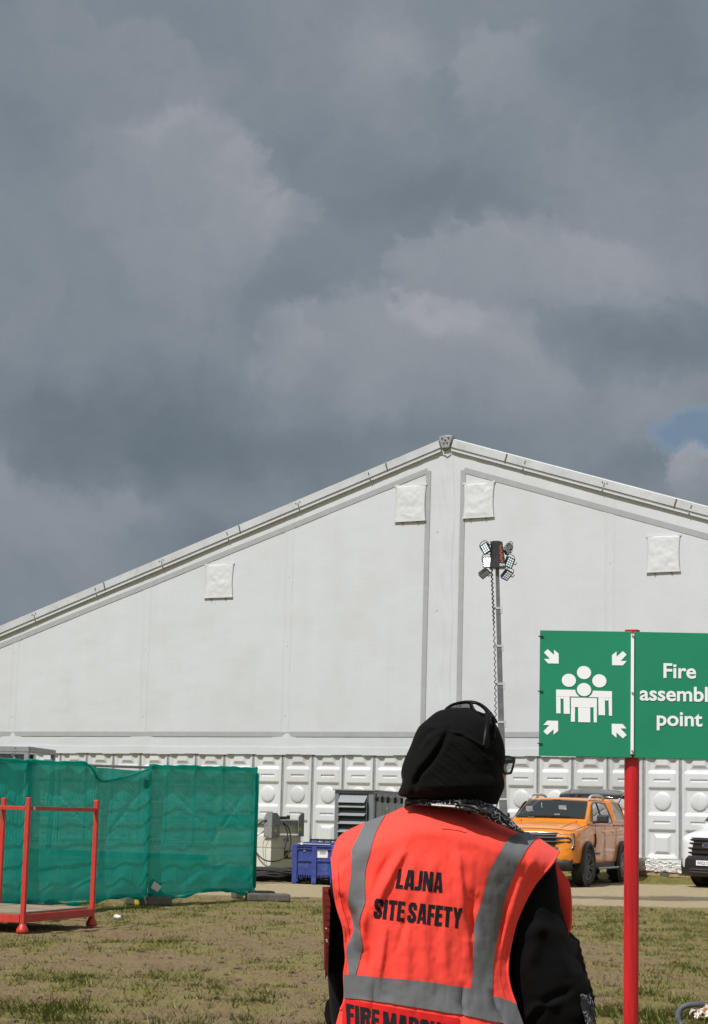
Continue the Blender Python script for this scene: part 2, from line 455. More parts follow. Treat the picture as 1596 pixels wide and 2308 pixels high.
def m_grass():
    m, t, b = new_mat('grass_blades')
    a = t.nodes.new('ShaderNodeAttribute'); a.attribute_name = 'tint'
    c = ramp(t, a.outputs['Fac'], [(0.0, (0.235, 0.33, 0.058)), (0.40, (0.370, 0.40, 0.095)), (0.70, (0.50, 0.42, 0.19)), (1.0, (0.68, 0.56, 0.32))])
    t.links.new(c, b.inputs['Base Color'])
    b.inputs['Roughness'].default_value = 0.8
    b.inputs['Specular IOR Level'].default_value = 0.1
    tl = t.nodes.new('ShaderNodeBsdfTranslucent'); t.links.new(c, tl.inputs[0])
    mx = t.nodes.new('ShaderNodeMixShader'); mx.inputs[0].default_value = 0.5
    t.links.new(b.outputs[0], mx.inputs[1]); t.links.new(tl.outputs[0], mx.inputs[2])
    t.links.new(mx.outputs[0], t.nodes['Material Output'].inputs[0])
    return m


def m_wrap():
    m, t, b = new_mat('clear_shrink_wrap')
    oc = objc(t)
    n = noise_n(t, vmath(t, 'MULTIPLY', oc, (1, 1, 2.5)), 9, 6, 0.7, 1.0)
    b.inputs['Base Color'].default_value = (0.88, 0.87, 0.85, 1)
    b.inputs['Roughness'].default_value = 0.14
    b.inputs['Specular IOR Level'].default_value = 0.9
    b.inputs['Coat Weight'].default_value = 1.0
    bump(t, b, n, 0.6, 0.1)
    tr = t.nodes.new('ShaderNodeBsdfTransparent'); mx = t.nodes.new('ShaderNodeMixShader')
    t.links.new(ramp(t, n, [(0.38, 0.0), (0.70, 0.45)]), mx.inputs[0])
    t.links.new(b.outputs[0], mx.inputs[1]); t.links.new(tr.outputs[0], mx.inputs[2])
    t.links.new(mx.outputs[0], t.nodes['Material Output'].inputs[0])
    return m


MT['tent'] = m_tent(); MT['flap'] = m_flap(); MT['net'] = m_net(); MT['ground'] = m_ground(); MT['grass'] = m_grass(); MT['wrap'] = m_wrap()
MT['vest'] = m_cloth('orange_red_vest', (0.96, 0.076, 0.054), 0.75, 0.1, 600, 0.12, 0.04)
MT['patch'] = m_cloth('vest_patch', (0.62, 0.022, 0.022), 0.6, 0.0, 600, 0.08, 0.04)
MT['reflect'] = m_cloth('grey_reflective_tape', (0.155, 0.158, 0.166), 0.5, 0.0, 700, 0.08, 0.06)
MT['black_cloth'] = m_cloth('black_cloth', (0.0045, 0.0042, 0.0044), 0.9, 0.02, 700, 0.22, 0.15)
MT['hijab'] = m_cloth('black_jersey', (0.0048, 0.0047, 0.0047), 0.9, 0.02, 800, 0.15, 0.12)
MT['paisley'] = m_paisley()
MT['print_ink'] = m_cloth('printed_letters', (0.02, 0.018, 0.022), 0.7, 0.0, 600, 0.05)


# ---------------------------------------------------------------- mesh helpers
EACH = {'toggle', 'bolt', 'latch', 'bonnet_ridge', 'wiper', 'grille_bar', 'skid', 'skid_trim', 'joint_strap', 'floor_foot', 'brace', 'side_wall', 'hatch_rib', 'socket', 'canopy_pillar', 'louvre_cheek', 'door_joint', 'lamp_arm', 'white_panel', 'cable_tie', 'bumper_slot', 'side_gusset', 'eye', 'grille_crossbar', 'warning_mark', 'corner_post'}


class MB:
    def __init__(s):
        s.v = []; s.f = []; s.mi = []; s.cur = 0

    def add(s, vs, fs):
        o = len(s.v)
        s.v.extend([tuple(map(float, p)) for p in vs])
        for f in fs:
            s.f.append(tuple(i + o for i in f)); s.mi.append(s.cur)
        return s

    def box(s, c, d, rz=0.0, M=None):
        x, y, z = d[0] / 2, d[1] / 2, d[2] / 2
        vs = [Vector((sx * x, sy * y, sz * z)) for sx in (-1, 1) for sy in (-1, 1) for sz in (-1, 1)]
        if M is None: M = Matrix.Rotation(rz, 3, 'Z')
        vs = [M @ p + Vector(c) for p in vs]
        return s.add(vs, [(0, 1, 3, 2), (4, 6, 7, 5), (0, 4, 5, 1), (2, 3, 7, 6), (0, 2, 6, 4), (1, 5, 7, 3)])

    def box2(s, lo, hi):
        return s.box([(a + b) / 2 for a, b in zip(lo, hi)], [abs(b - a) for a, b in zip(lo, hi)])

    def tube(s, pts, r, n=10, cap=True, closed=False, flat=1.0):
        pts = [Vector(p) for p in pts]
        m = len(pts)
        rr = r if isinstance(r, (list, tuple)) else [r] * m
        vs = []; up = Vector((0, 0, 1)); prev = None
        for i, p in enumerate(pts):
            if closed: t = pts[(i + 1) % m] - pts[i - 1]
            else: t = pts[min(i + 1, m - 1)] - pts[max(i - 1, 0)]
            t.normalize()
            if prev is None:
                a = up.cross(t)
                if a.length < 0.05: a = Vector((1, 0, 0)).cross(t)
            else:
                a = prev - t * prev.dot(t)
            a.normalize(); prev = a
            b = t.cross(a)
            for k in range(n):
                w = 2 * math.pi * k / n
                vs.append(p + a * (math.cos(w) * rr[i]) + b * (math.sin(w) * rr[i] * flat))
        fs = []
        for i in range(m if closed else m - 1):
            j = (i + 1) % m
            for k in range(n):
                fs.append((i * n + k, i * n + (k + 1) % n, j * n + (k + 1) % n, j * n + k))
        if cap and not closed:
            fs.append(tuple(reversed(range(n)))); fs.append(tuple((m - 1) * n + k for k in range(n)))
        return s.add(vs, fs)

    def cyl(s, a, b, r, n=16, r2=None):
        return s.tube([a, b], [r, r if r2 is None else r2], n)

    def bar(s, a, b, w, h=None, up=(0, 0, 1)):
        """rectangular bar from a to b, w across, h along up"""
        h = w if h is None else h
        a = Vector(a); b = Vector(b); t = (b - a).normalized(); u = Vector(up)
        x = t.cross(u)
        if x.length < 1e-3: x = t.cross(Vector((1, 0, 0)))
        x.normalize(); z = x.cross(t)
        vs = [p + x * (sx * w / 2) + z * (sz * h / 2) for p in (a, b) for sx, sz in ((-1, -1), (1, -1), (1, 1), (-1, 1))]
        return s.add(vs, [(3, 2, 1, 0), (4, 5, 6, 7), (0, 1, 5, 4), (1, 2, 6, 5), (2, 3, 7, 6), (3, 0, 4, 7)])

    def prism(s, poly, fn, d0, d1):
        """poly of (u,v); fn(u,v,d) -> point"""
        n = len(poly)
        vs = [fn(u, v, d0) for u, v in poly] + [fn(u, v, d1) for u, v in poly]
        return s.add(vs, [tuple(range(n)), tuple(reversed(range(n, 2 * n)))] + [(i, i + n, (i + 1) % n + n, (i + 1) % n) for i in range(n)])

    def grid(s, A, wrap=False):
        A = np.asarray(A); h, w = A.shape[:2]
        fs = []
        for i in range(h - 1):
            for j in range(w if wrap else w - 1):
                k = (j + 1) % w
                fs.append((i * w + j, i * w + k, (i + 1) * w + k, (i + 1) * w + j))
        return s.add(A.reshape(-1, 3), fs)

    def lathe(s, prof, c, ax='Y', n=32, a0=0, a1=2 * math.pi):
        """prof of (r, d) spun round axis through c"""
        full = abs(a1 - a0 - 2 * math.pi) < 1e-6
        m = n if full else n + 1
        A = []
        for r, d in prof:
            row = []
            for k in range(m):
                w = a0 + (a1 - a0) * k / n
                p = (r * math.cos(w), d, r * math.sin(w)) if ax == 'Y' else ((d, r * math.cos(w), r * math.sin(w)) if ax == 'X' else (r * math.cos(w), r * math.sin(w), d))
                row.append([p[i] + c[i] for i in range(3)])
            A.append(row)
        return s.grid(np.array(A), full)

    def build(s, name, mats, parent=None, smooth=False, bevel=0.0, seg=2, solid=0.0, sub=0, auto=None):
        """one object, or one object per loose piece where the name is in EACH"""
        if name in EACH and parent is not None:
            par = list(range(len(s.v)))
            def find(i):
                while par[i] != i: par[i] = par[par[i]]; i = par[i]
                return i
            for f in s.f:
                a = find(f[0])
                for i in f[1:]: par[find(i)] = a
            grp = {}
            for k, f in enumerate(s.f): grp.setdefault(find(f[0]), []).append(k)
            if len(grp) > 1:
                out = None
                for ks in grp.values():
                    ids = sorted({i for k in ks for i in s.f[k]}); mp = {i: j for j, i in enumerate(ids)}
                    q = MB(); q.v = [s.v[i] for i in ids]; q.f = [tuple(mp[i] for i in s.f[k]) for k in ks]; q.mi = [s.mi[k] for k in ks]
                    o = q._build(name, mats, parent, smooth, bevel, seg, solid, sub, auto); out = out or o
                return out
        return s._build(name, mats, parent, smooth, bevel, seg, solid, sub, auto)

    def _build(s, name, mats, parent=None, smooth=False, bevel=0.0, seg=2, solid=0.0, sub=0, auto=None):
        me = bpy.data.meshes.new(name)
        me.from_pydata(s.v, [], s.f)
        ml = mats if isinstance(mats, (list, tuple)) else [mats]
        for m in ml: me.materials.append(MT[m] if isinstance(m, str) else m)
        me.polygons.foreach_set('material_index', s.mi)
        bm = bmesh.new(); bm.from_mesh(me)
        bmesh.ops.recalc_face_normals(bm, faces=bm.faces)
        bm.to_mesh(me); bm.free()
        o = bpy.data.objects.new(name, me)
        COL.objects.link(o)
        if parent is not None: o.parent = parent
        if smooth or auto:
            me.polygons.foreach_set('use_smooth', [True] * len(me.polygons))
        if auto:
            me.set_sharp_from_angle(angle=math.radians(auto))
        if solid:
            md = o.modifiers.new('solid', 'SOLIDIFY'); md.thickness = solid; md.offset = 0
        if bevel:
            md = o.modifiers.new('bevel', 'BEVEL'); md.width = bevel; md.segments = seg; md.limit_method = 'ANGLE'; md.angle_limit = math.radians(40)
        if sub:
            md = o.modifiers.new('sub', 'SUBSURF'); md.levels = sub; md.render_levels = sub
        return o


def thing(name, label, cat, loc=(0, 0, 0), rz=0.0, group=None):
    o = bpy.data.objects.new(name, None)
    COL.objects.link(o)
    o.empty_display_size = 0.3
    o.location = loc; o.rotation_euler = (0, 0, rz)
    tag(o, label, cat, group)
    return o


def tag(o, label=None, cat=None, group=None, kind=None):
    if label: o['label'] = label
    if cat: o['category'] = cat
    if group: o['group'] = group
    if kind: o['kind'] = kind
    return o


def copy_child(src, parent, loc=None, rot=None):
    c = src.copy(); COL.objects.link(c); c.parent = parent
    if loc is not None: c.location = loc
    if rot is not None: c.rotation_euler = rot
    for g in src.children: copy_child(g, c)
    return c


def catmull(pts, n=8, closed=False):
    pts = [np.array(p, float) for p in pts]
    m = len(pts); out = []
    for i in range(m if closed else m - 1):
        p0 = pts[i - 1] if (i > 0 or closed) else 2 * pts[0] - pts[1]
        p1 = pts[i]; p2 = pts[(i + 1) % m]
        p3 = pts[(i + 2) % m] if (i + 2 < m or closed) else 2 * pts[-1] - pts[-2]
        for k in range(n):
            t = k / n
            out.append(0.5 * ((2 * p1) + (p2 - p0) * t + (2 * p0 - 5 * p1 + 4 * p2 - p3) * t * t + (3 * p1 - p0 - 3 * p2 + p3) * t ** 3))
    if not closed: out.append(pts[-1])
    return out


def text_polys(body, size, bold=0.0, sx=1.0):
    """mesh verts/faces of a line of text in its own plane, centred"""
    cu = bpy.data.curves.new('lettering', 'FONT')
    cu.body = body; cu.size = size; cu.offset = bold; cu.align_x = 'CENTER'; cu.resolution_u = 4
    o = bpy.data.objects.new('lettering', cu)
    COL.objects.link(o)
    dg = bpy.context.evaluated_depsgraph_get(); dg.update()
    me = bpy.data.meshes.new_from_object(o.evaluated_get(dg))
    vs = [(v.co.x * sx, v.co.y) for v in me.vertices]; fs = [tuple(p.vertices) for p in me.polygons]
    bpy.data.objects.remove(o); bpy.data.curves.remove(cu); bpy.data.meshes.remove(me)
    return vs, fs


def vnoise(x, y, seed=0):
    x = np.asarray(x, float); y = np.asarray(y, float)
    xi = np.floor(x).astype(np.int64); yi = np.floor(y).astype(np.int64)
    fx = x - xi; fy = y - yi
    fx = fx * fx * (3 - 2 * fx); fy = fy * fy * (3 - 2 * fy)

    def h(a, b):
        n = (a * 374761393 + b * 668265263 + seed * 974711) & 0x7fffffff
        n = ((n ^ (n >> 13)) * 1274126177) & 0x7fffffff
        return ((n ^ (n >> 16)) & 0xffff) / 65535.0
    return (h(xi, yi) * (1 - fx) + h(xi + 1, yi) * fx) * (1 - fy) + (h(xi, yi + 1) * (1 - fx) + h(xi + 1, yi + 1) * fx) * fy


def fbm(x, y, s, o=4, seed=0):
    r = 0; a = 0.5; t = 0
    for i in range(o):
        r = r + a * vnoise(x * s + 17.3 * i, y * s + 9.1 * i, seed + i); t += a; a *= 0.55; s *= 2.03
    return r / t


def sstep(a, b, x):
    t = np.clip((np.asarray(x, float) - a) / (b - a), 0, 1)
    return t * t * (3 - 2 * t)

# ================================================================ GROUND
def axis(lo, hi, step, out):
    a = list(np.arange(lo, hi + 1e-6, step)); b = []; s = step; v = a[-1]
    while v < out: s *= 1.35; v += s; b.append(v)
    c = []; s = step; v = a[0]
    while v > -out: s *= 1.35; v -= s; c.append(v)
    return np.array(c[::-1] + a + b)


gx = axis(-9.0, 11.0, 0.075, 1500); gy = axis(12.5, 52.0, 0.075, 1500)


def bank(X, Y):
    """the ground rises a little towards the marquee on the right"""
    dist = 56.54 - 0.577 * X - Y
    return 0.17 * (1 - sstep(1.6, 4.6, dist)) * sstep(2.0, 4.5, X) * (1 - sstep(16, 20, X))


def masks(X, Y):
    jn = (fbm(X, Y, 0.5, 3, 5) - .5)
    near = 34.8 + jn * 1.6 + 0.05 * X
    far = np.clip(42.6 + 0.95 * X, 39, 47.4) + jn * 1.6
    track = sstep(near - 1.1, near + .9, Y) * (1 - sstep(far - .8, far + .8, Y))
    mud = np.exp(-((Y - 38.3 - 0.18 * (X - 4) + jn * 1.5) / 1.0) ** 2) * sstep(0.5, 3.5, X) * 1.1
    mud = np.maximum(mud, np.exp(-((Y - 34.0 - jn * 2) / 0.9) ** 2) * .45 * (fbm(X, Y, 1.3, 3, 8)))
    big = fbm(X, Y, 0.42, 3, 21); mid = fbm(X * 1.25, Y * 0.6, 2.6, 5, 31)
    # worn earth in the near left field, better grass towards the fence and on the right
    bias = 0.02 + 0.22 * sstep(22.5, 27.0, Y) + 0.20 * sstep(1.5, 3.4, X - 0.02 * Y) + 0.16 * (1 - sstep(13.6, 16.2, Y))
    bias = bias - 0.35 * sstep(31.5, 34.0, Y) * (1 - sstep(41, 46, Y))
    g = 0.36 + 0.75 * (big - .5) + 1.35 * (mid - .5) + bias
    g = np.where(Y > 43, g + .25, g)
    g = np.clip(g, 0, 1) * (1 - track)
    return g, track, mud


XX, YY = np.meshgrid(gx, gy)
GR, TR, MU = masks(XX, YY)
inn = (np.abs(XX) < 14) & (YY < 60) & (YY > 8)
ZZ = np.where(inn, (fbm(XX, YY, 1.1, 4, 3) - .5) * .05 + (fbm(XX, YY, 6.0, 3, 4) - .5) * .035 * (1 - TR) + .02 * GR, 0.0)
ZZ = ZZ - 0.02 + bank(XX, YY)
MB_g = MB().grid(np.stack([XX, YY, ZZ], -1))
gmesh = MB_g.build('ground', 'ground', smooth=True)
for nm, arr in (('grass', GR), ('track', TR), ('mud', MU)):
    at = gmesh.data.attributes.new(nm, 'FLOAT', 'POINT')
    at.data.foreach_set('value', arr.reshape(-1).astype(np.float32))
tag(gmesh, kind='structure')


def gz(x, y):
    return float((fbm(x, y, 1.1, 4, 3) - .5) * .05 + (fbm(x, y, 6.0, 3, 4) - .5) * .035 - 0.02)


# short grass: one mass of blades
def grass_field():
    nt_ = 620000
    Y = 12.6 + (33.8 - 12.6) * rng.random(nt_) ** 1.25
    X = (rng.random(nt_) - .5) * 2 * (0.185 * Y + .25)
    Yk = 46 + 6 * rng.random(40000); Xk = 4.5 + 7 * rng.random(40000)
    X = np.concatenate([X, Xk]); Y = np.concatenate([Y, Yk])
    g, tr, mu = masks(X, Y)
    cl = fbm(X, Y, 5.0, 3, 77)
    keep = rng.random(len(X)) < np.clip((g - .30) * .45 + (cl - .52) * .75, 0.015, 1) * (1 - tr) * np.where(Y > 43, sstep(44, 47, Y), 1)
    X, Y, g, cl = X[keep], Y[keep], g[keep], cl[keep]
    n = len(X)
    hgt = (0.014 + 0.040 * rng.random(n) ** 2) * (0.7 + 1.0 * np.clip(cl * g * 1.6, 0, 1.4))
    tall = rng.random(n) < 0.012
    hgt = np.where(tall, 0.07 + 0.09 * rng.random(n), hgt)
    near = 1 - sstep(14.0, 16.5, Y)
    hgt = hgt * (1 + .8 * near * rng.random(n))
    wd = np.where(tall, 0.0035, 0.0045 + 0.004 * rng.random(n))
    a = rng.random(n) * 2 * np.pi; ln = hgt * (0.5 + 1.2 * rng.random(n))
    z0 = (fbm(X, Y, 1.1, 4, 3) - .5) * .05 + (fbm(X, Y, 6.0, 3, 4) - .5) * .035 - 0.02 + .02 * g - .006 + bank(X, Y)
    dx, dy = np.cos(a), np.sin(a); px, py = -dy * wd / 2 + wd / 2 * .6, dx * wd / 2
    V = np.empty((n, 3, 3), np.float32)
    V[:, 0] = np.stack([X - px, Y - py, z0], -1)
    V[:, 1] = np.stack([X + px, Y + py, z0], -1)
    V[:, 2] = np.stack([X + dx * ln, Y + dy * ln, z0 + hgt], -1)
    me = bpy.data.meshes.new('short_grass')
    me.vertices.add(n * 3); me.vertices.foreach_set('co', V.reshape(-1))
    me.loops.add(n * 3); me.loops.foreach_set('vertex_index', np.arange(n * 3, dtype=np.int32))
    me.polygons.add(n); me.polygons.foreach_set('loop_start', np.arange(0, n * 3, 3, dtype=np.int32))
    me.polygons.foreach_set('loop_total', np.full(n, 3, np.int32))
    me.update(calc_edges=True)
    tint = np.clip(0.68 - 0.55 * (g - .3) - .5 * (cl - .5) + (rng.random(n) - .5) * .6, 0, 1)
    tint = np.where(tall, np.clip(.8 + .2 * rng.random(n), 0, 1), tint)
    me.polygons.foreach_set('use_smooth', [True] * n)
    nn = np.stack([np.cos(a) * .35, np.sin(a) * .35, np.ones(n)], -1); nn /= np.linalg.norm(nn, axis=1)[:, None]
    me.normals_split_custom_set_from_vertices(np.repeat(nn, 3, 0).tolist())
    at = me.attributes.new('tint', 'FLOAT', 'POINT'); at.data.foreach_set('value', np.repeat(tint, 3).astype(np.float32))
    me.materials.append(MT['grass'])
    o = bpy.data.objects.new('grass', me); COL.objects.link(o)
    tag(o, 'sparse short grass, part green and part straw, on the worn field', 'grass', kind='stuff')


grass_field()


# clods of earth and small stones lying on the worn soil: one mass nobody could count
def clods():
    mb = MB(); n = 900
    for i in range(n):
        y = 13.0 + 21 * random.random() ** 1.3; x = (random.random() - .5) * 2 * (0.185 * y + .1)
        r = 0.008 + 0.028 * random.random() ** 3
        z = gz(x, y) + r * .2
        k = 6; vs = []
        for lv, (rr, dz) in enumerate(((1.0, 0), (.75, .55))):
            for j in range(k):
                w = 2 * math.pi * j / k + lv * .4
                q = r * rr * (0.7 + .6 * random.random())
                vs.append((x + q * math.cos(w), y + q * math.sin(w), z - r * .3 + r * dz * (.8 + .5 * random.random()) * 1.3))
        vs.append((x, y, z + r * .75))
        fs = [(j, (j + 1) % k, k + (j + 1) % k, k + j) for j in range(k)] + [(k + j, k + (j + 1) % k, 2 * k) for j in range(k)]
        mb.add(vs, fs)
    MT['clod'] = mat('dry_clods', (0.115, 0.082, 0.048), 0.95, var=.4, vs=3)
    tag(mb.build('earth_clods', 'clod'), 'crumbs and clods of dry earth strewn over the worn field', 'clods', kind='stuff')


clods()

# ================================================================ MARQUEE
PSI = math.radians(30)
W0 = P(1470, 1900, 52.0)
dW = np.array([math.cos(PSI), -math.sin(PSI), 0]); nW = np.array([-math.sin(PSI), -math.cos(PSI), 0])
_r = ray(1010, 985); _t = ((W0 - np.array([0, 0, CH])) @ nW) / (_r @ nW)
APEX = np.array([0, 0, CH]) + _r * _t
tent = thing('marquee', 'huge white gabled event marquee with hard lower wall panels, filling the background', 'marquee', (APEX[0], APEX[1], 0), -PSI)
ZA, SL = 11.967, 0.3125          # ridge height, roof pitch
HB = 3.10                        # lower hem of the gable fabric
SE = 22.0                        # half width to the eaves
zr = lambda s: ZA - SL * abs(s)



def bilf(s, z):
    s = np.asarray(s, float); z = np.asarray(z, float)
    top = ZA - 0.30 - SL * np.abs(s); t_ = np.clip((z - HB) / (top - HB), 0, 1)
    b = 0.045 * np.abs(np.sin(s / 5.0 * np.pi)) ** 0.9 * np.sin(np.pi * t_) ** .5
    b = b + 0.016 * (fbm(s, z, 0.8, 3, 61) - .5) + 0.008 * (fbm(s, z * 2.5, 1.7, 3, 62) - .5)
    return b + .03 + .012 * np.sin(s * 9 + 2 * fbm(s, z, 1.5, 2, 63)) * np.exp(-((top - z) / .35)) * np.exp(-(np.abs(s) / 2.2) ** 2)


# gable sheet, slightly billowed between the uprights (local x along the wall, -y outwards)
ss = np.linspace(-SE, SE, 221); tt = np.linspace(0, 1, 60)
A = np.zeros((60, 221, 3))
for i, t_ in enumerate(tt):
    top = ZA - 0.30 - SL * np.abs(ss)
    z = HB + (top - HB) * t_
    A[i] = np.stack([ss, -bilf(ss, z), z], -1)
MB().grid(A).build('gable_sheet', 'tent', tent, smooth=True)
# rolled hem above the hard wall
hem = MB()
for i in range(88):
    a = -SE + i * .5
    hem.box2((a, -0.075, HB - .02 + .012 * math.sin(i * 1.7)), (a + .5, -.012, HB + .19 + .01 * math.sin(i * .9)))
hem.build('hem', 'tent', tent)
# reinforcement patches where the uprights meet the hem
for s0 in (-15.1, -10.1, -5.1, 4.9):
    m = MB()
    pl = [(-.75, 3.12), (.75, 3.12), (.75, 3.25), (.35, 3.62), (.12, 3.74), (-.12, 3.74), (-.35, 3.62), (-.75, 3.25)]
    m.prism(pl, lambda u, v, d: (s0 + u, d - float(bilf(s0 + u, v)), v), -0.012, -0.006)
    m.build('reinforcement_patch', 'tent', tent)
# welded seams and eyelets on the uprights
for s0 in (-20.1, -15.1, -10.1, -5.1, 4.9, 9.9, 14.9):
    m = MB()
    zt = zr(s0) - .36
    zz = np.linspace(3.25, zt, 40)
    m.grid(np.array([[[s0 + dx + .006 * math.sin(z * 3), -float(bilf(s0 + dx, z)) - dd, z] for dx, dd in ((-.15, .001), (-.142, .007), (-.115, .009), (-.108, .0045), (.108, .0045), (.115, .009), (.142, .007), (.15, .001))] for z in zz]))
    for k in range(3):
        zc = 4.2 + k * 2.0
        if zc < zt - .3:
            yb = -float(bilf(s0, zc)); m.cyl((s0 + .02, yb - .012, zc), (s0 + .02, yb, zc), .016, 8)
    m.build('seam', 'tent', tent, smooth=True)
# central upright pleat below the ridge
m = MB()
zz = np.linspace(3.25, 11.45, 80)
m.grid(np.array([[[0.0 + dx + .03 * math.sin(z * 2.1), -float(bilf(dx, z)) - .004 - .5 * dd * (1 + .5 * math.sin(z * 5 + dx * 30)), z] for dx, dd in ((-.24, 0), (-.2, .02), (-.1, .012), (-.06, .05), (-.02, .06), (.03, .03), (.1, .012), (.2, .02), (.24, 0))] for z in zz]))
m.build('centre_pleat', 'tent', tent, smooth=True)
for (sx_, zc) in ((-.26, 9.3), (-.25, 7.1), (-.22, 5.0)):
    MB().box((sx_, -.022, zc), (.16, .012, .24)).cyl((sx_, -.05, zc), (sx_, -.028, zc), .03, 8).build('eyelet_patch', 'tent', tent)
# grey printed lines
def line_strip(a, b, w, name='grey_stripe'):
    a = np.array(a); b = np.array(b); n = 120
    d = (b - a) / np.linalg.norm(b - a); pr = np.array([-d[1], d[0]]) * w / 2
    R = []
    for k in range(n + 1):
        c = a + (b - a) * k / n
        yb = -float(bilf(c[0], c[1])) - .016
        R.append([[c[0] + pr[0], yb, c[1] + pr[1]], [c[0] - pr[0], yb, c[1] - pr[1]]])
    R = np.array(R); mb = MB(); mb.grid(R); mb.grid(R + np.array([0, .004, 0]))
    mb.build(name, 'stripe', tent)
line_strip((-21.0, 4.80), (-.60, 11.04), .15)
line_strip((.55, 10.98), (21, 4.60), .15)
line_strip((-.57, 11.03), (-.60, 3.74), .15)
line_strip((.52, 10.98), (.50, 3.74), .15)
line_strip((-21, 3.66), (-.52, 3.66), .14)
line_strip((.44, 3.66), (21, 3.66), .14)
# ventilation flaps
def flap(s0, s1, z1, z0, seed):
    r = random.Random(seed); n = 26
    R = np.zeros((n, n, 3))
    ph = [r.random() * 6 for _ in range(6)]
    for i in range(n):
        for j in range(n):
            u, v = j / (n - 1), i / (n - 1)
            pin = .035 * math.sin(math.pi * v) * (1 if u > .5 else -1) * abs(2 * u - 1) ** 2
            wrn = .075 * (float(fbm(u * 2.2 + 5 * seed, v * 2.2, 1.5, 3, seed)) - .5) + .03 * (1 - abs(2 * float(fbm(u * 3 + v * 2 + seed, v * 3 - u, 1.6, 2, 30 + seed)) - 1)) 
            edge = min(1, 6 * min(u, 1 - u, v + .05, 1 - v + .05))
            R[i, j] = (s0 + (s1 - s0) * u - pin, -.072 - .012 * math.sin(math.pi * u) - .55 * wrn * edge - .018 * v, z1 + (z0 - z1) * v)
    f = MB().grid(R).build('vent_flap', 'flap', tent, smooth=True, solid=.01)
    MB().box(((s0 + s1) / 2, -.105, z0 + .005), (s1 - s0 + .02, .035, .04)).build('hem_bar', 'flap', f)
    MB().box(((s0 + s1) / 2, -.065, z1 + .01), (s1 - s0 + .05, .045, .05)).build('header_bar', 'flap', f)
    c = MB()
    for q in (.25, .75):
        x = s0 + (s1 - s0) * q
        c.box((x, -.10, z0 - .04), (.03, .02, .05))
    c.build('toggle', 'gap', f)
flap(-7.99, -6.99, 8.66, 7.68, 1); flap(-1.60, -.62, 10.64, 9.63, 2); flap(.55, 1.50, 10.58, 9.62, 3); flap(5.97, 6.90, 8.84, 7.90, 4)

# roof beams along both slopes, with joint plates and bolts
for sg in (-1, 1):
    e0 = Vector((sg * .20, -.06, ZA - .17 - SL * .2)); e1 = Vector((sg * SE, -.06, zr(SE) - .17))
    upv = Vector((sg * SL, 0, 1)).normalized()
    bm_ = MB().bar(e0, e1, .16, .27, upv).build('roof_beam', 'alu', tent, bevel=.008)
    g_ = MB().bar(e0 + Vector((0, -.086, 0)) - upv * .10, e1 + Vector((0, -.086, 0)) - upv * .10, .012, .018, upv)
    g_.build('keder_groove', 'gap', bm_)
    lip = MB().bar(e0 + Vector((0, -.01, 0)) - upv * .165, e1 + Vector((0, -.01, 0)) - upv * .165, .12, .05, upv)
    lip.build('keder_edge', 'tent', bm_)
    top = MB().bar(e0 + Vector((0, .04, 0)) + upv * .145, e1 + Vector((0, .04, 0)) + upv * .145, .10, .018, upv)
    top.build('roof_edge', 'white_panel', bm_)
    bl = MB(); L = (e1 - e0).length; dv = (e1 - e0) / L
    for k in range(1, 9):
        c = e0 + dv * (k * 2.5 + (.05 if k % 2 else .0) - .2) + Vector((0, -.085, 0))
        for dx, dz in ((0, .02), (-.07, .05), (.07, .05), (0, -.04)) if k % 2 == 0 else ((0, .0), (0, .05)):
            q = c + dv * dx + upv * dz
            bl.cyl(q, q + Vector((0, -.015, 0)), .016, 7)
        q = c - upv * .17
        bl.box(q, (.025, .02, .04))
    bl.build('bolt', 'gap', bm_)
    jp = MB()
    for dd in (1.75, 6.9, 12.0):
        q = e0 + dv * dd + Vector((0, -.088, 0)); jp.bar(q - upv * .12, q + upv * .12, .035, .012, (0, 1, 0))
    jp.build('joint_strap', 'plank', bm_)
ap = MB().prism([(-.11, -.33), (.11, -.33), (.205, -.05), (.19, .0), (.0, .03), (-.19, .0), (-.205, -.05)], lambda u, v_, d: (u, d, ZA + v_), -.16, .1)
apo = ap.build('ridge_plate', 'galv', tent, bevel=.01)
b_ = MB()
for dx, dz in ((-.1, -.06), (.1, -.06), (-.05, -.2), (.06, -.2), (0, -.12)):
    b_.cyl((dx, -.185, ZA + dz), (dx, -.155, ZA + dz), .024, 7)
b_.tube([(-.16, -.17, ZA - .34), (0, -.2, ZA - .42), (.16, -.17, ZA - .33)], .02, 6)
b_.build('bolt', 'gap', apo)
# roof skin and side walls going back
roof = MB()
for sg in (-1, 1):
    roof.add([(0, 0.1, ZA - .03), (sg * SE, 0.1, zr(SE) - .03), (sg * SE, 45, zr(SE) - .03), (0, 45, ZA - .03)], [(0, 1, 2, 3)])
roof.build('roof', 'tent', tent, solid=.02)
sw = MB()
for sg in (-1, 1): sw.box((sg * (SE - .05), 22.6, (zr(SE) - .1) / 2 + .2), (.08, 44.8, zr(SE) - .5))
sw.box((0, 45, 3.0), (2 * SE - .4, .08, 5.2))
sw.build('side_wall', 'tent', tent)

# hard wall: moulded plastic panels, one metre wide
PZ0, PZ1 = 0.50, 3.42; PH = PZ1 - PZ0
NXp, NZp = 61, 181
pw = 0.905
U = np.linspace(-pw / 2, pw / 2, NXp); Vv = np.linspace(0, PH, NZp)
UU, VV = np.meshgrid(U, Vv)
cu_ = PH / 2


def plateau(u, v, u0, v0, hw, hh, slope_u, slope_v):
    a = np.clip((hw - np.abs(u - u0)) / slope_u, 0, 1); b_ = np.clip((hh - np.abs(v - v0)) / slope_v, 0, 1)
    return np.minimum(a, b_)


H = np.zeros_like(UU)
# outer frame is proud, the field is sunk
H += .05 * (1 - plateau(UU, VV, 0, cu_, .415, cu_ - .02, .085, .12))
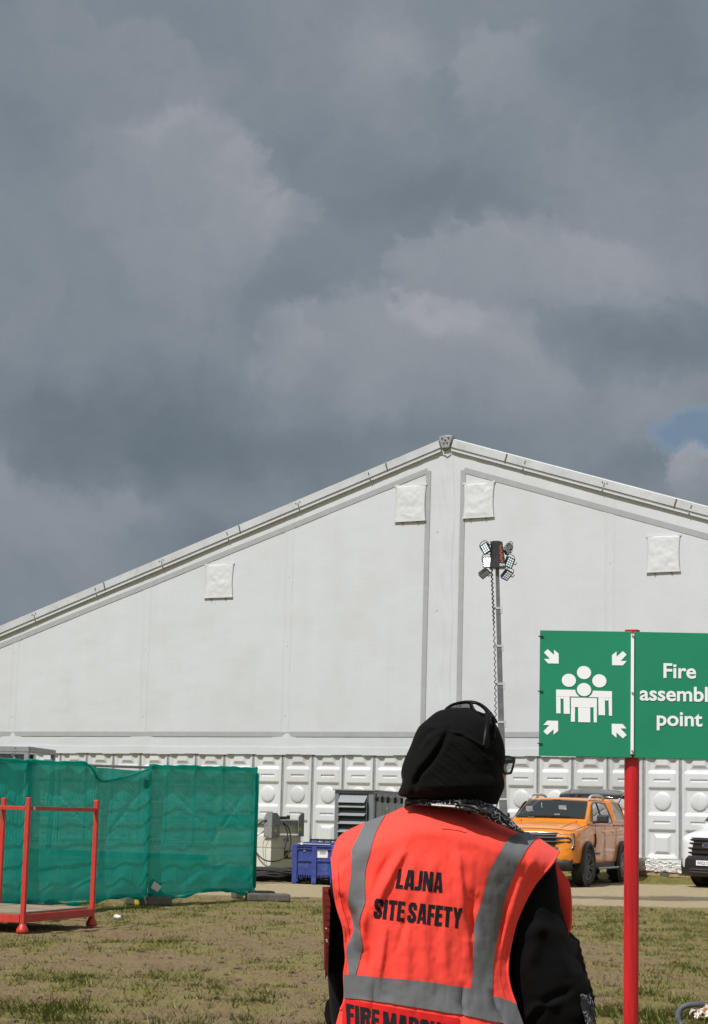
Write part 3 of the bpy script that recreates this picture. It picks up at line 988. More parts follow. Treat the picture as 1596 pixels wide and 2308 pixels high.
# cross bands with slots
for sgn in (-1, 1):
    vb = cu_ + sgn * .535
    H = np.maximum(H, .055 * plateau(UU, VV, 0, vb, .425, .26, .07, .085))
    H -= .03 * plateau(UU, VV, 0, vb, .225, .035, .012, .022)
    # raised blocks above and below
    vt = cu_ + sgn * 1.10
    H = np.maximum(H, .055 * plateau(UU, VV, 0, vt, .235, .265, .085, .09))
# central dome
rr = np.sqrt(UU ** 2 + (VV - cu_) ** 2)
H = np.maximum(H, np.where(rr < .235, .010 + .048 * np.sqrt(np.clip(1 - (rr / .235) ** 2, 0, 1)), 0))
PAN = np.stack([UU, -H, VV], -1)
pan0 = MB().grid(PAN).build('wall_panel', 'panel', tent, auto=30)
post0 = MB()
post0.box2((-.046, -.03, 0), (-.014, .03, PH - .26)); post0.box2((.014, -.03, 0), (.046, .03, PH - .26)); post0.box2((-.014, -.008, 0), (.014, .03, PH - .26))
post0o = post0.build('wall_post', 'alu_dark', tent)
ks = list(range(-14, 14))
for i, k in enumerate(ks):
    s_ = k - .12
    if i == 0:
        pan0.location = (s_ + .5, .032, PZ0); post0o.location = (s_, 0, PZ0)
    else:
        p_ = copy_child(pan0, tent, (s_ + .5, .032, PZ0)); copy_child(post0o, tent, (s_, 0, PZ0))
base = MB().box2((-SE, -.08, .16), (SE, .1, .40)).box2((-SE, -.05, .42), (SE, .08, .48))
base.build('floor_beam', 'white_panel', tent, bevel=.01)
MB().box2((-SE, -.03, .40), (SE, .06, .42)).box2((-SE, -.06, .481), (SE, .05, .499)).build('floor_joint', 'alu_dark', tent)
ft = MB()
for k in range(-14, 15): ft.box((k * 1.5, .05, .08), (.25, .25, .16))
ft.build('floor_foot', 'plank', tent)
MB().box2((-SE, .5, .02), (SE, .55, .42)).build('underfloor_skirt', 'gap', tent)

# ================================================================ SITE FENCE WITH GREEN NETTING
FP = [np.array([-5.60, 23.9]), np.array([-4.31, 27.05]), np.array([-2.975, 30.25]), np.array([-1.525, 33.45])]
HT = [1.94, 1.98, 2.03, 2.10]
POLE = MT['galv']


def net_panel(i, label, kindi):
    a, b = FP[i], FP[i + 1]
    L = float(np.linalg.norm(b - a)); ang = math.atan2(*(b - a)[::-1])
    root = thing('site_fence', label, 'fence', (a[0], a[1], 0), ang, 'netted site fence panels')
    h0, h1 = HT[i], HT[i + 1]
    top = lambda u: h0 + (h1 - h0) * u
    # panel frame
    m = MB()
    m.cyl((.03, 0, .10), (.03, 0, top(0)), .021, 10); m.cyl((L - .03, 0, .10), (L - .03, 0, top(1)), .021, 10)
    m.cyl((.03, 0, top(0)), (L - .03, 0, top(1)), .021, 10); m.cyl((.03, 0, .16), (L - .03, 0, .16), .019, 10)
    if kindi != 2: m.cyl((L * .53, 0, .12), (L * .53, 0, top(.5)), .019, 10)
    m.build('frame', 'galv', root, smooth=True)
    w = MB()
    k = int(L / .075)
    for q in range(1, k):
        u = q / k
        w.cyl((L * u, .012, .17), (L * u, .012, top(u) - .01), .0028, 4)
    for z in (.42, .68, .94, 1.22, 1.50, 1.76):
        w.cyl((.03, .02, z), (L - .03, .02, z + (top(1) - top(0)) * .6), .006, 5)
    w.build('wire_mesh', 'galv', root)
    # netting, hung on the near side (local -y faces the viewer's right)
    nu, nv = 120, 64
    R = np.zeros((nv, nu, 3))
    for r_ in range(nv):
        v_ = r_ / (nv - 1)
        for c_ in range(nu):
            u = c_ / (nu - 1)
            tz = top(u) + .02
            if kindi == 1: tz -= .06 * sstep(.42, .52, u) * (1 - sstep(.93, 1.0, u)) + .012 * math.sin(u * 9)
            if kindi == 0: tz += .03 * math.sin(u * 7 + 1) - .05 * sstep(.6, .9, u)
            if kindi == 2: tz += .006 * math.sin(u * 21) * sstep(.1, .3, u)
            bz = .10 + .05 * fbm(u * L, 3.1 + i, 2.2, 3, 40 + i) + (.05 * math.exp(-((u - .5) / .2) ** 2) if kindi == 2 else 0)
            z = tz + (bz - tz) * v_
            f = .011 * (fbm(u * L * 1.0 + z * .35, z * .5, 2.4, 3, 50 + i) - .5) * 2 + .010 * math.sin((u * L * 3.0 + z * .5 + 3 * i) * 2.6) * math.exp(-((v_ - .15) / .28) ** 2)
            f += .010 * math.sin((u * L * 3.1 - z * 2.3) * 2.2 + i) * math.exp(-((v_ - .92) / .14) ** 2)
            # pinched in where tied to the posts
            tie = max(math.exp(-(u / .03) ** 2), math.exp(-((1 - u) / .03) ** 2), .7 * math.exp(-((u - .53) / .02) ** 2) if kindi != 2 else 0)
            # diagonal drag folds from the top corners
            for (u0, v0, u1, v1, am) in ((.02, .02, .55, .55, .05), (.98, .03, .45, .75, .045), (.35, 0, .9, .42, .035), (.1, .98, .75, .72, .035), (.55, .15, .98, .62, .03)):
                du, dv_ = u1 - u0, (v1 - v0)
                tt_ = ((u - u0) * du + (v_ - v0) * dv_) / (du * du + dv_ * dv_)
                if 0 < tt_ < 1:
                    dist = abs((u - u0) * dv_ - (v_ - v0) * du) / math.hypot(du, dv_)
                    f += .30 * am * math.exp(-(dist / .014) ** 2) * math.sin(math.pi * tt_)
            y = -.035 - max(-.01, (f + .02) * (1 - tie)) - .06 * math.exp(-((v_ - 1) / .05) ** 2) * (.2 + .6 * fbm(u * L, 9.0, 3, 2, 70 + i))
            R[r_, c_] = (u * L, y, z)
    net = MB().grid(R).build('netting', 'net', root, smooth=True)
    # rolled-over upper hem
    hem = [(L * u, -.012, top(u) + .025 - (.06 * float(sstep(.42, .52, u) * (1 - sstep(.93, 1.0, u))) if kindi == 1 else 0) + .006 * math.sin(u * 17 + i)) for u in np.linspace(.0, 1.0, 40)]
    if kindi == 1: hem = hem[:18]
    MB().tube(hem, [.026 + .006 * math.sin(k * 1.3) for k in range(len(hem))], 10).build('folded_hem', 'net', net, smooth=True)
    bot = [(L * u, -.06 + .02 * math.sin(u * 14 + i), .115 + .035 * math.sin(u * 9 + i) + (.05 * math.exp(-((u - .5) / .2) ** 2) if kindi == 2 else 0)) for u in np.linspace(0, 1, 40)]
    MB().tube(bot, [.024 + .012 * math.sin(k * .9 + i) for k in range(40)], 8).build('lower_roll', 'net', net, smooth=True)
    if kindi == 1:
        pts = [(.40, 2.05), (.47, 1.96), (.54, 1.80), (.66, 1.82), (.80, 1.90), (.97, 2.02)]
        c = catmull([(L * u, -.07, z) for u, z in pts], 7)
        MB().tube(c, .020, 8, flat=.6).build('slipped_fold', 'net', net, smooth=True)
        MB().box((L * .94, -.075, 1.78), (.14, .004, .13)).build('doubled_patch', 'net', net)
    if kindi == 2:
        g_ = np.array([[[-.06 + .10 * q + .04 * math.sin(p_ * 2 + q), -.10 - .05 * math.sin(p_ * 1.3) * q / 4, .05 + .12 * p_ / 2 + .05 * math.sin(q * 1.9 + p_)] for q in range(5)] for p_ in range(6)])
        MB().grid(g_).build('torn_end', 'net', net, smooth=True)
        MB().tube([(L - .03, -.05, .18), (L - .03, -.045, 1.0), (L - .03, -.05, 2.05)], .034, 10).build('end_wrap', 'net', net, smooth=True)
        # scrap of blown paper caught in the netting
    return root


net_panel(0, 'nearest green netted fence panel, running out of the left edge behind the red stillage', 0)
net_panel(1, 'green netted fence panel with its bare top rail showing above the slipped net', 1)
net_panel(2, 'farthest green netted fence panel, ending beside the cream fuel tank', 2)
# paper scrap caught at the foot of the joint
sc = MB().add([(0, 0, 0), (.10, .02, -.06), (.16, .0, .02), (.05, -.02, .10)], [(0, 1, 2, 3)])
o = sc.build('paper_scrap', 'paper', None); o.location = (FP[2][0] + .10, FP[2][1] - .10, .26)
tag(o, 'pale torn paper scrap caught in the foot of the green netting', 'litter')


def fence_block(p, rz, label, tape=True, tilt=0.0):
    r = thing('rubber_foot', label, 'fence foot', (p[0], p[1], 0), rz, 'rubber feet under the site fence')
    m = MB().box((0, 0, .065), (.70, .24, .13))
    m.build('block', 'rubber_block', r, bevel=.03, seg=3)
    if tape:
        MB().box((-.17, 0, .066), (.10, .248, .138)).build('tape', 'yellow', r, bevel=.03, seg=3)
    k = MB()
    for x in (-.06, .12, .24): k.cyl((x, 0, .125), (x, 0, .133), .028, 10)
    k.build('socket', 'gap', r)
    return r


e = FP[3]
fence_block((e[0] + .02, e[1] + .05), .35, 'grey rubber fence foot with yellow tape at the far end of the green fence')
fence_block((e[0] + .30, e[1] - .95), .25, 'plain grey rubber block lying in front of the taped foot', tape=False)
fence_block((FP[2][0] + .06, FP[2][1] - .02), .15, 'dark rubber fence foot with yellow tape under the middle fence joint')
fence_block((FP[1][0] + .10, FP[1][1] - .02), .2, 'rubber fence foot hidden behind the red stillage deck', tape=False)

# ================================================================ RED STILLAGE
cg = thing('stillage', 'red steel post stillage with plywood deck and open frame, standing on the field', 'stillage', (-3.585, 22.75, 0), math.atan2(1.72, .55))
Ls, Ws = 1.82, 1.25          # local x away from viewer, local y to the left
hp = 1.50
posts = [(0, 0), (Ls, 0), (0, Ws), (Ls, Ws)]
for (x, y) in posts:
    m = MB().bar((x, y, .06), (x, y, hp), .052, .052)
    p_ = m.build('post', 'red_steel', cg, bevel=.006)
    f = MB().lathe([(.0, .0), (.062, .0), (.07, .02), (.066, .045), (.04, .09), (.034, .10)], (x, y, .0), 'Z', 16)
    f.build('cup_foot', 'red_steel', p_, smooth=True)
zt = hp - .12
for nm, a, b_ in (('top_rail', (0, 0), (Ls, 0)), ('top_rail', (0, 0), (0, Ws)), ('top_rail', (Ls, 0), (Ls, Ws)), ('top_rail', (0, Ws), (Ls, Ws))):
    a3 = Vector((*a, zt)); b3 = Vector((*b_, zt)); d_ = (b3 - a3).normalized() * .031
    MB().bar(a3 + d_, b3 - d_, .038, .045).build(nm, 'red_steel', cg, bevel=.004)
for a, b_ in (((0, 0), (Ls, 0)), ((0, 0), (0, Ws)), ((Ls, 0), (Ls, Ws)), ((0, Ws), (Ls, Ws)), ((Ls * .5, 0), (Ls * .5, Ws))):
    a3 = Vector((*a, .16)); b3 = Vector((*b_, .16)); d_ = (b3 - a3).normalized() * .031
    MB().bar(a3 + d_, b3 - d_, .05, .09).build('base_rail', 'red_steel', cg, bevel=.004)
MB().box((Ls / 2, Ws / 2, .217), (Ls - .08, Ws - .08, .02)).build('deck', 'ply', cg)
MB().box((.10, -.026, zt), (.05, .006, .03)).build('worn_label', 'paper', cg)

# ================================================================ GREY STEEL FRAME far left
gp = P(20, 1700, 45.0)
gf = thing('steel_frame', 'grey steel equipment frame showing above the green fence at the left edge', 'frame', (gp[0] - 1.3, 45, 0), -.12)
m = MB()
for x in (-2.2, 1.75):
    for y in (0, 2.2): m.bar((x, y, 0), (x, y, 2.62), .10)
m.bar((-2.2, 0, 2.68), (1.80, 0, 2.68), .12, .12); m.bar((-2.2, 2.2, 2.68), (1.80, 2.2, 2.68), .12, .12)
m.bar((1.75, .06, 2.68), (1.75, 2.14, 2.68), .12, .12); m.bar((-2.2, .06, 2.68), (-2.2, 2.14, 2.68), .12, .12)
m.build('framework', 'grey_light', gf, bevel=.008)
MB().box((-.2, .12, 1.3), (3.8, .06, 2.5)).build('side_panel', 'grey_unit', gf)
m = MB()
for x in (-1.2, .2, 1.4): m.bar((x, .05, 2.58), (x + .25, .05, 2.15), .05, .05, (0, 1, 0))
m.build('brace', 'galv', gf)
m = MB()
for k in range(3): m.box((1.5, -.066, 2.64 - k * .09 + .06), (.02, .012, .02))
m.build('bolt', 'gap', gf)

# ================================================================ FUEL TANK
tp = G(609, 1966)
TA = math.radians(53)   # right face runs away to the right
tk = thing('fuel_tank', 'cream steel fuel tank with galvanised corner brackets and a hanging black hose', 'fuel tank', (tp[0], tp[1], 0), TA)
# local x: along right face (1.15 m), local y: along left face (2.0 m)
LX, LY, TH = 1.16, 2.0, 1.17
m = MB().box2((0, 0, .10), (LX, LY, .56)).box2((.008, .008, .56), (LX - .008, LY - .008, .585)).box2((0, 0, .585), (LX, LY, .86))
m.build('lower_body', 'tank', tk, bevel=.012)
m = MB().add([(0, 0, .86), (LX, 0, .86), (LX, LY, .86), (0, LY, .86), (.05, .05, .93), (LX - .05, .05, .93), (LX - .05, LY - .05, .93), (.05, LY - .05, .93), (.05, .05, TH), (LX - .05, .05, TH), (LX - .05, LY - .05, TH), (.05, LY - .05, TH)],
               [(0, 1, 5, 4), (1, 2, 6, 5), (2, 3, 7, 6), (3, 0, 4, 7), (4, 5, 9, 8), (5, 6, 10, 9), (6, 7, 11, 10), (7, 4, 8, 11), (8, 9, 10, 11)])
m.build('upper_body', 'tank', tk)
m = MB()
for x in (.1, LX - .25): m.box2((x, 0.05, 0), (x + .15, LY - .05, .10))
m.build('skid', 'plank', tk)
m = MB().bar((.06, .0, TH + .03), (LX - .06, .0, TH + .03), .05, .10).bar((.0, .06, TH + .03), (.0, LY - .06, TH + .03), .05, .10).bar((LX, .06, TH + .03), (LX, LY - .06, TH + .03), .05, .10)
m.build('top_rail', 'galv', tk, bevel=.006)
def corner_bracket(x, y, sx, sy, z0=.82, z1=1.42, w=.30):
    m = MB()
    # cropped top plate on each of the two faces
    pl = [(0, z0), (w, z0), (w, z1 - .10), (w - .12, z1), (0, z1)]
    m.prism(pl, lambda u, v_, d: (x + sx * u - sx * .045, y - sy * .045 + d, v_), -.008, .008)
    pl2 = [(0, z0), (w * .8, z0), (w * .8, z1 - .12), (w * .55, z1), (0, z1)]
    m.prism(pl2, lambda u, v_, d: (x - sx * .045 + d, y + sy * u - sy * .045, v_), -.008, .008)
    b = m.build('corner_bracket', 'galv', tk)
    h = MB()
    for q in (.09, .16):
        for z in (z0 + .05, z0 + .30): h.cyl((x + sx * q, y - sy * .062, z), (x + sx * q, y - sy * .05, z), .012, 7)
        for z in (z0 + .05, z0 + .30): h.cyl((x - sx * .062, y + sy * q, z), (x - sx * .05, y + sy * q, z), .012, 7)
    h.build('bolt', 'gap', b)
    hh = MB().cyl((x + sx * .1, y - sy * .0535, z0 + .17), (x + sx * .1, y - sy * .0575, z0 + .17), .045, 16)
    hh.build('lifting_hole', 'yellow', b)
corner_bracket(0, 0, 1, 1); corner_bracket(LX, 0, -1, 1, .86, 1.43, .22); corner_bracket(0, LY, 1, -1)
# valves on the lid
m = MB().box((LX * .45, .3, TH + .12), (.5, .3, .06)).cyl((.35, .2, TH + .1), (.35, .2, TH + .24), .05, 12).bar((.45, .18, TH + .14), (.9, .22, TH + .15), .05, .05).cyl((.92, .22, TH + .1), (.92, .22, TH + .2), .04, 10)
m.bar((.05, .8, TH + .13), (.05, LY - .1, TH + .13), .1, .1)
m.build('valve_gear', 'black_steel', tk, bevel=.006)
# hose loop hanging over the near corner
hl = catmull([(.34, -.08, 1.20), (.52, -.12, 1.05), (.60, -.13, .75), (.50, -.14, .48), (.22, -.14, .30), (-.10, .02, .27), (-.13, .30, .42), (-.13, .50, .72), (-.12, .46, 1.0), (-.09, .22, 1.20), (-.07, .10, 1.24)], 9)
MB().tube(hl, .016, 8).build('hose', 'rubber', tk, smooth=True)
h2 = catmull([(.36, -.07, 1.18), (.47, -.10, 1.0), (.50, -.10, .80), (.44, -.09, .62)], 8)
MB().tube(h2, .014, 8).cyl((.44, -.09, .62), (.41, -.09, .55), .02, 8).build('hose_nozzle', 'rubber', tk, smooth=True)
h3 = catmull([(-.06, .06, .88), (-.10, .16, .70), (-.10, .14, .40), (-.09, .06, .12), (.10, -.10, .10)], 8)
MB().tube(h3, .008, 6).build('cable', 'galv', tk, smooth=True)
# lettering on the right face and the left face
def label_text(body, size, parent, fn, m_, name='lettering', bold=0.0, sx=1.0):
    vs, fs = text_polys(body, size, bold, sx)
    mb = MB().add([fn(u, v_) for u, v_ in vs], fs)
    return mb.build(name, m_, parent)
label_text('EFT3006', .085, tk, lambda u, v_: (.58 + u, -.003, .74 + v_), 'maroon', bold=.001, sx=.75)
label_text('3', .14, tk, lambda u, v_: (-.003, .62 - u, .66 + v_), 'red_ink', bold=.003)
label_text('.com', .09, tk, lambda u, v_: (-.003, .66 - u, .50 + v_), 'ink')
# hazard placard
hz = MB().box((.74, -.006, .42), (.46, .012, .20)).build('hazard_placard', 'ink', tk)
m = MB(); fn = lambda u, v_, d: (.74 + u, d, .42 + v_)
m.prism([(-.17, -.085), (-.125, 0), (-.17, .085), (-.215, 0)], fn, -.0145, -.0125); m.build('red_diamond', 'red_ink', hz)
m = MB(); m.prism([(-.055, -.085), (-.01, 0), (-.055, .085), (-.10, 0)], fn, -.0145, -.0125)
m.prism([(.005, -.08), (.055, -.08), (.055, .08), (.005, .08)], fn, -.0145, -.0125); m.prism([(.075, -.08), (.125, -.08), (.125, .08), (.075, .08)], fn, -.0145, -.0125)
m.build('white_panel', 'paper', hz)
m = MB(); m.prism([(.09, -.05), (.11, -.05), (.11, .04), (.09, .04)], fn, -.017, -.015); m.prism([(-.065, -.03), (-.045, -.03), (-.04, .01), (-.055, .04), (-.07, .01)], fn, -.017, -.015)
m.build('pictogram', 'ink', hz)
for k in range(3):
    m = MB(); m.prism([(.145, .03 - k * .045), (.215, .03 - k * .045), (.215, .06 - k * .045), (.145, .06 - k * .045)], fn, -.0145, -.0125); m.build('text_line', 'galv', hz)

# ================================================================ BLACK CABLE HEAP
cb = MB(); r_ = random.Random(5)
c0 = G(612, 1986)
for k in range(22):
    pts = []
    a0 = r_.random() * 6; L_ = .45 + .45 * r_.random(); wd = .16 + .25 * r_.random()
    ox, oy = (r_.random() - .5) * .35, (r_.random() - .5) * .5
    zz0 = .03 + .011 * k
    for q in range(10):
        w = a0 + q * 2 * math.pi / 10
        pts.append((c0[0] + ox + L_ * math.cos(w), c0[1] + .5 + oy + wd * math.sin(w) * 1.3, max(.025, zz0 * (1.0 - .45 * (math.cos(w)) ** 2) + .03 * math.sin(w * 2 + k))))
    cb.tube(catmull(pts, 5, True), .024 if k % 3 else .030, 7, closed=True)
tag(cb.build('cable_heap', 'rubber', smooth=True), 'heap of thick black cables coiled on the ground in front of the cream tank', 'cables')

# ================================================================ BLUE PALLET BOX
bp = G(657, 1991)
bx = thing('pallet_box', 'large blue plastic pallet box with ribbed sides and a white paper label', 'pallet box', (bp[0], bp[1], 0), -.02)
BL_, BW_, BH_ = 1.22, 1.0, .79
m = MB()
for z, d in ((.47, .015),):
    m.box2((.04, .04, .17), (BL_ - .04, BW_ - .04, .20))
for y in (.035, BW_ - .065): m.box2((.03, y, .17), (BL_ - .03, y + .03, BH_ - .02))
for x in (.03, BL_ - .06): m.box2((x, .066, .17), (x + .03, BW_ - .066, BH_ - .02))
m.build('wall', 'blue', bx)
m = MB()
xs = [0, .397, .787, BL_ - .10]
for i, x in enumerate(xs):
    w = .10
    m.box2((x, 0, 0), (x + w, .034, BH_)); m.box2((x, BW_ - .034, 0), (x + w, BW_, BH_))
    m.box2((x, .034, 0), (x + w, BW_ - .034, .03))
m.build('corner_post', 'blue', bx, bevel=.008)
m = MB()
for i in range(3):
    m.box2((xs[i] + .101, .008, .45), (xs[i + 1] - .001, .034, .475)); m.box2((xs[i] + .101, .004, BH_ - .10), (xs[i + 1] - .001, .034, BH_ - .08))
    m.box2((xs[i] + .101, .002, BH_ - .045), (xs[i + 1] - .001, .034, BH_ - .008))
    for k in range(8):
        x = xs[i] + .118 + k * .036
        m.box2((x, .006, .12), (x + .014, .034, .19))
m.box2((-.002, .036, BH_ - .07), (.028, BW_ - .036, BH_ - .01)); m.box2((BL_ - .028, .036, BH_ - .07), (BL_ + .002, BW_ - .036, BH_ - .01))
m.build('rib', 'blue', bx, bevel=.004)
MB().box((xs[1] + .215, .031, .62), (.22, .004, .18)).build('paper_label', 'paper', bx)
m = MB()
for k in range(4): m.box((xs[1] + .215 + .02 * (k % 2), .0275, .66 - k * .018), (.13, .001, .007))
m.build('label_print', 'ink', bx)
m = MB().box((.245, .027, .655), (.05, .014, .025)).box((.245, .026, .69), (.012, .012, .05)); m.build('latch', 'chrome', bx)
o = MB().box((0, 0, 0), (.66, .08, .012)).build('white_batten', 'white_panel'); o.location = (bp[0] + .44, bp[1] + .012, BH_ + .012); o.rotation_euler = (0, .01, 0)
tag(o, 'long white batten lying along the front rim of the blue box', 'batten')
o = MB().box((0, 0, 0), (.60, .10, .012)).build('white_batten', 'white_panel'); o.location = (bp[0] + 1.0, bp[1] + .75, BH_ + .075); o.rotation_euler = (.0, 0, .05)
tag(o, 'shorter white batten across the back of the blue box', 'batten')
o = MB().box2((-.42, -.3, -.25), (.42, .3, 0)).box2((-.3, -.2, 0), (-.1, .0, .02)).build('folded_tarpaulin', 'blue', bevel=.02); o.location = (bp[0] + .62, bp[1] + .5, BH_ + .045)
tag(o, 'blue plastic sheet filling the top of the blue pallet box', 'tarpaulin')

# ================================================================ BLACK CRATES behind the box
kp = G(700, 1987)
for k in range(3):
    ck = thing('black_crate', ['black slatted crate at the bottom of the stack behind the blue box', 'black slatted crate in the middle of the stack behind the blue box', 'topmost black slatted crate showing above the blue box'][k], 'crate', (P(752, 1900, 42.2)[0], 42.2, k * .30), .03, 'black crates stacked behind the blue box')
    m = MB()
    for z in (.02, .08, .14, .20, .26):
        m.box2((-.5, -.35, z), (.5, -.33, z + .035)); m.box2((-.5, .33, z), (.5, .35, z + .035))
        m.box2((-.5, -.329, z), (-.48, .329, z + .035)); m.box2((.48, -.329, z), (.5, .329, z + .035))
    for x in np.linspace(-.47, .47, 8): m.box2((x - .012, -.349, 0), (x + .012, -.325, .298)); m.box2((x - .012, .325, 0), (x + .012, .349, .298))
    m.build('slatted_side', 'black_plastic', ck)
    MB().box2((-.49, -.34, 0), (.49, .34, .018)).build('bottom', 'black_plastic', ck)

# ================================================================ GREY AIR UNIT
ap_ = P(843, 1777, 48.0)
AU = thing('air_handling_unit', 'grey air handling unit with a louvred end and latched side doors', 'air unit', (ap_[0], 48.0, 0), math.radians(-13))
UW, UD, UH = .95, 3.6, 2.02       # local x to left of corner is the louvred end; y runs back
m = MB().box2((-UW, .10, .12), (0, UD, UH - .03))
m.box2((-UW, 0, .10), (-UW + .10, .099, UH - .03)); m.box2((-.13, 0, .10), (0, .099, UH - .03)); m.box2((-UW + .101, 0, UH - .10), (-.131, .099, UH - .03)); m.box2((-UW + .101, 0, .1), (-.131, .099, .2))
m.build('casing', 'grey_unit', AU, bevel=.006)
MB().box2((-UW - .05, -.06, UH - .028), (.03, UD + .03, UH)).build('roof_sheet', 'grey_light', AU)
MB().box2((-UW, .02, 0), (0, UD - .02, .09)).build('plinth', 'black_steel', AU)
MB().box2((-UW + .102, .06, .201), (-.132, .098, UH - .101)).build('louvre_back', 'gap', AU)
nl = 9
for k in range(nl):
    z1 = UH - .115 - k * .195; hgt = .25 if k == 0 else .15
    m = MB().add([(-UW + .125, .05, z1), (-.155, .05, z1), (-.20, -.13, z1 - hgt * .8), (-UW + .10, -.13, z1 - hgt * .8)], [(0, 1, 2, 3)])
    m.build('louvre', 'grey_light', AU, solid=.006)
m = MB().add([(-.15, .06, UH - .12), (-.15, -.10, UH - .30), (-.15, -.10, .25), (-.15, .06, .2)], [(0, 1, 2, 3)]).add([(-UW + .115, .06, UH - .12), (-UW + .115, -.10, UH - .30), (-UW + .115, -.10, .25), (-UW + .115, .06, .2)], [(0, 1, 2, 3)])
m.build('louvre_cheek', 'grey_unit', AU, solid=.006)
ys = [.22, .95, 1.62, 2.5, 3.3]
for i in range(4):
    d = MB().box2((0.001, ys[i] + .02, .2), (.022, ys[i + 1] - .02, UH - .08)).build('side_door', 'grey_unit', AU, bevel=.004)
    m = MB()
    for z in (UH - .22, UH - 1.02):
        m.cyl((.02, ys[i] + .06, z), (.065, ys[i] + .06, z), .055, 10); m.box((.05, ys[i + 1] - .12, z), (.05, .08, .14))
    m.build('latch', 'black_steel', d)
m = MB()
for y in ys: m.box2((.001, y - .012, .2), (.006, y + .012, UH - .08))
m.build('door_joint', 'gap', AU)
MB().box((.028, 1.38, UH - .55), (.012, .22, .30)).build('control_panel', 'tank', AU); MB().box((.036, 1.38, UH - .55), (.006, .13, .20)).build('display', 'grey_unit', AU)
MB().box((.004, .10, .78), (.006, .10, .14)).build('rating_plate', 'paper', AU)
MB().prism([(.42, .98), (.52, .98), (.47, 1.07)], lambda u, v_, d: (d, u, v_), .022, .025).build('warning_sticker', 'yellow', AU)

# ================================================================ LIGHTING TOWER
LT_Y = 46.0
hp_ = P(1121, 1286, LT_Y); lo_ = P(1131.5, 1700, LT_Y)
lean = math.atan2(hp_[0] - lo_[0], hp_[2] - lo_[2])
bx_ = lo_[0] - math.tan(lean) * lo_[2]
LT = thing('lighting_tower', 'telescopic lighting mast with six floodlights and a coiled black cable', 'lighting tower', (bx_, LT_Y, 0))
LT.rotation_euler = (0, lean, 0)
zt_ = hp_[2]                       # mast meets the lamp head here
nsec = 7; seg = .875
for k in range(nsec):
    z1 = zt_ - k * seg; z0 = z1 - seg if k < nsec - 1 else .9
    w = .085 + .014 * k
    if k == 0: z1 += .25
    m = MB().box2((-w / 2, -w / 2, z0), (w / 2, w / 2, z1))
    for sx in (-1, 1): m.box2((sx * w * .22 - .006, -w / 2 - .006, z0), (sx * w * .22 + .006, -w / 2 - .001, z1))
    s = m.build('mast_section', 'mast', LT, bevel=.004)
    c = MB().box2((-w / 2 - .05, -w / 2 - .02, z0 - .02), (w / 2 + .05, w / 2 + .02, z0 + .025)).box2((w / 2, -w / 2 - .03, z0 - .12), (w / 2 + .05, w / 2, z0 - .021)).cyl((-w / 2 - .06, -w / 2, z0), (-w / 2 - .03, -w / 2, z0), .02, 8)
    c.build('collar', 'alu', s)
# coiled cable beside the mast
pts = []
for i in range(760):
    z = zt_ + .05 - i * (zt_ - 1.3) / 760
    tight = z > zt_ - 1.35
    amp = .018 if not tight else .016
    per = .135 if not tight else .10
    w = 2 * math.pi * z / per
    off = -.135 - .02 * math.sin(z * .9)
    pts.append((off + amp * math.cos(w), -.10 + amp * math.sin(w), z))
MB().tube(pts, .0105, 6).build('coiled_cable', 'rubber', LT, smooth=True)
MB().tube([(p[0], p[1] + .004, p[2]) for p in pts[:170]], .0165, 6).build('coiled_cable', 'rubber', LT, smooth=True)
# head housing: tapered black box
m = MB()
z0 = zt_ + .05; z1 = z0 + .62
q = [(-.19, -.15, z0), (.19, -.19, z0), (.21, .17, z0), (-.17, .19, z0), (-.145, -.11, z1), (.125, -.13, z1), (.14, .13, z1), (-.13, .14, z1)]
m.add(q, [(3, 2, 1, 0), (4, 5, 6, 7), (0, 1, 5, 4), (1, 2, 6, 5), (2, 3, 7, 6), (3, 0, 4, 7)])
m.box((-.02, 0, z1 + .012), (.2, .2, .02))
hd = m.build('lamp_housing', 'black_steel', LT, bevel=.015)
def on_face(u, t):  # front face of the housing, u across, t up 0..1
    a = Vector(q[0]).lerp(Vector(q[1]), u); b = Vector(q[4]).lerp(Vector(q[5]), u)
    return a.lerp(b, t) + Vector((0, -.006, 0))
m = MB()
for k in range(7):
    t0 = .22 + k * .095
    m.add([on_face(.70, t0), on_face(.86, t0), on_face(.84, t0 + .03), on_face(.72, t0 + .03)], [(0, 1, 2, 3)])
    m.add([on_face(.70 if k % 2 else .80, t0 + .03), on_face(.76 if k % 2 else .86, t0 + .03), on_face(.76 if k % 2 else .86, t0 + .075), on_face(.70 if k % 2 else .80, t0 + .075)], [(0, 1, 2, 3)])
m.build('red_lettering', 'orange_ink', hd)
vs, fs = text_polys('064', .10, .001, .8)
MB().add([on_face(.78 + u / .38, .06 + v_ / .62) for u, v_ in vs], fs).build('number', 'paper', hd)
m = MB()
for z in (z0 + .43, z0 + .05):
    m.box((-.24, -.04, z), (.16, .10, .022)); m.box((.27, -.04, z), (.18, .10, .022))
m.build('lamp_arm', 'black_steel', LT)


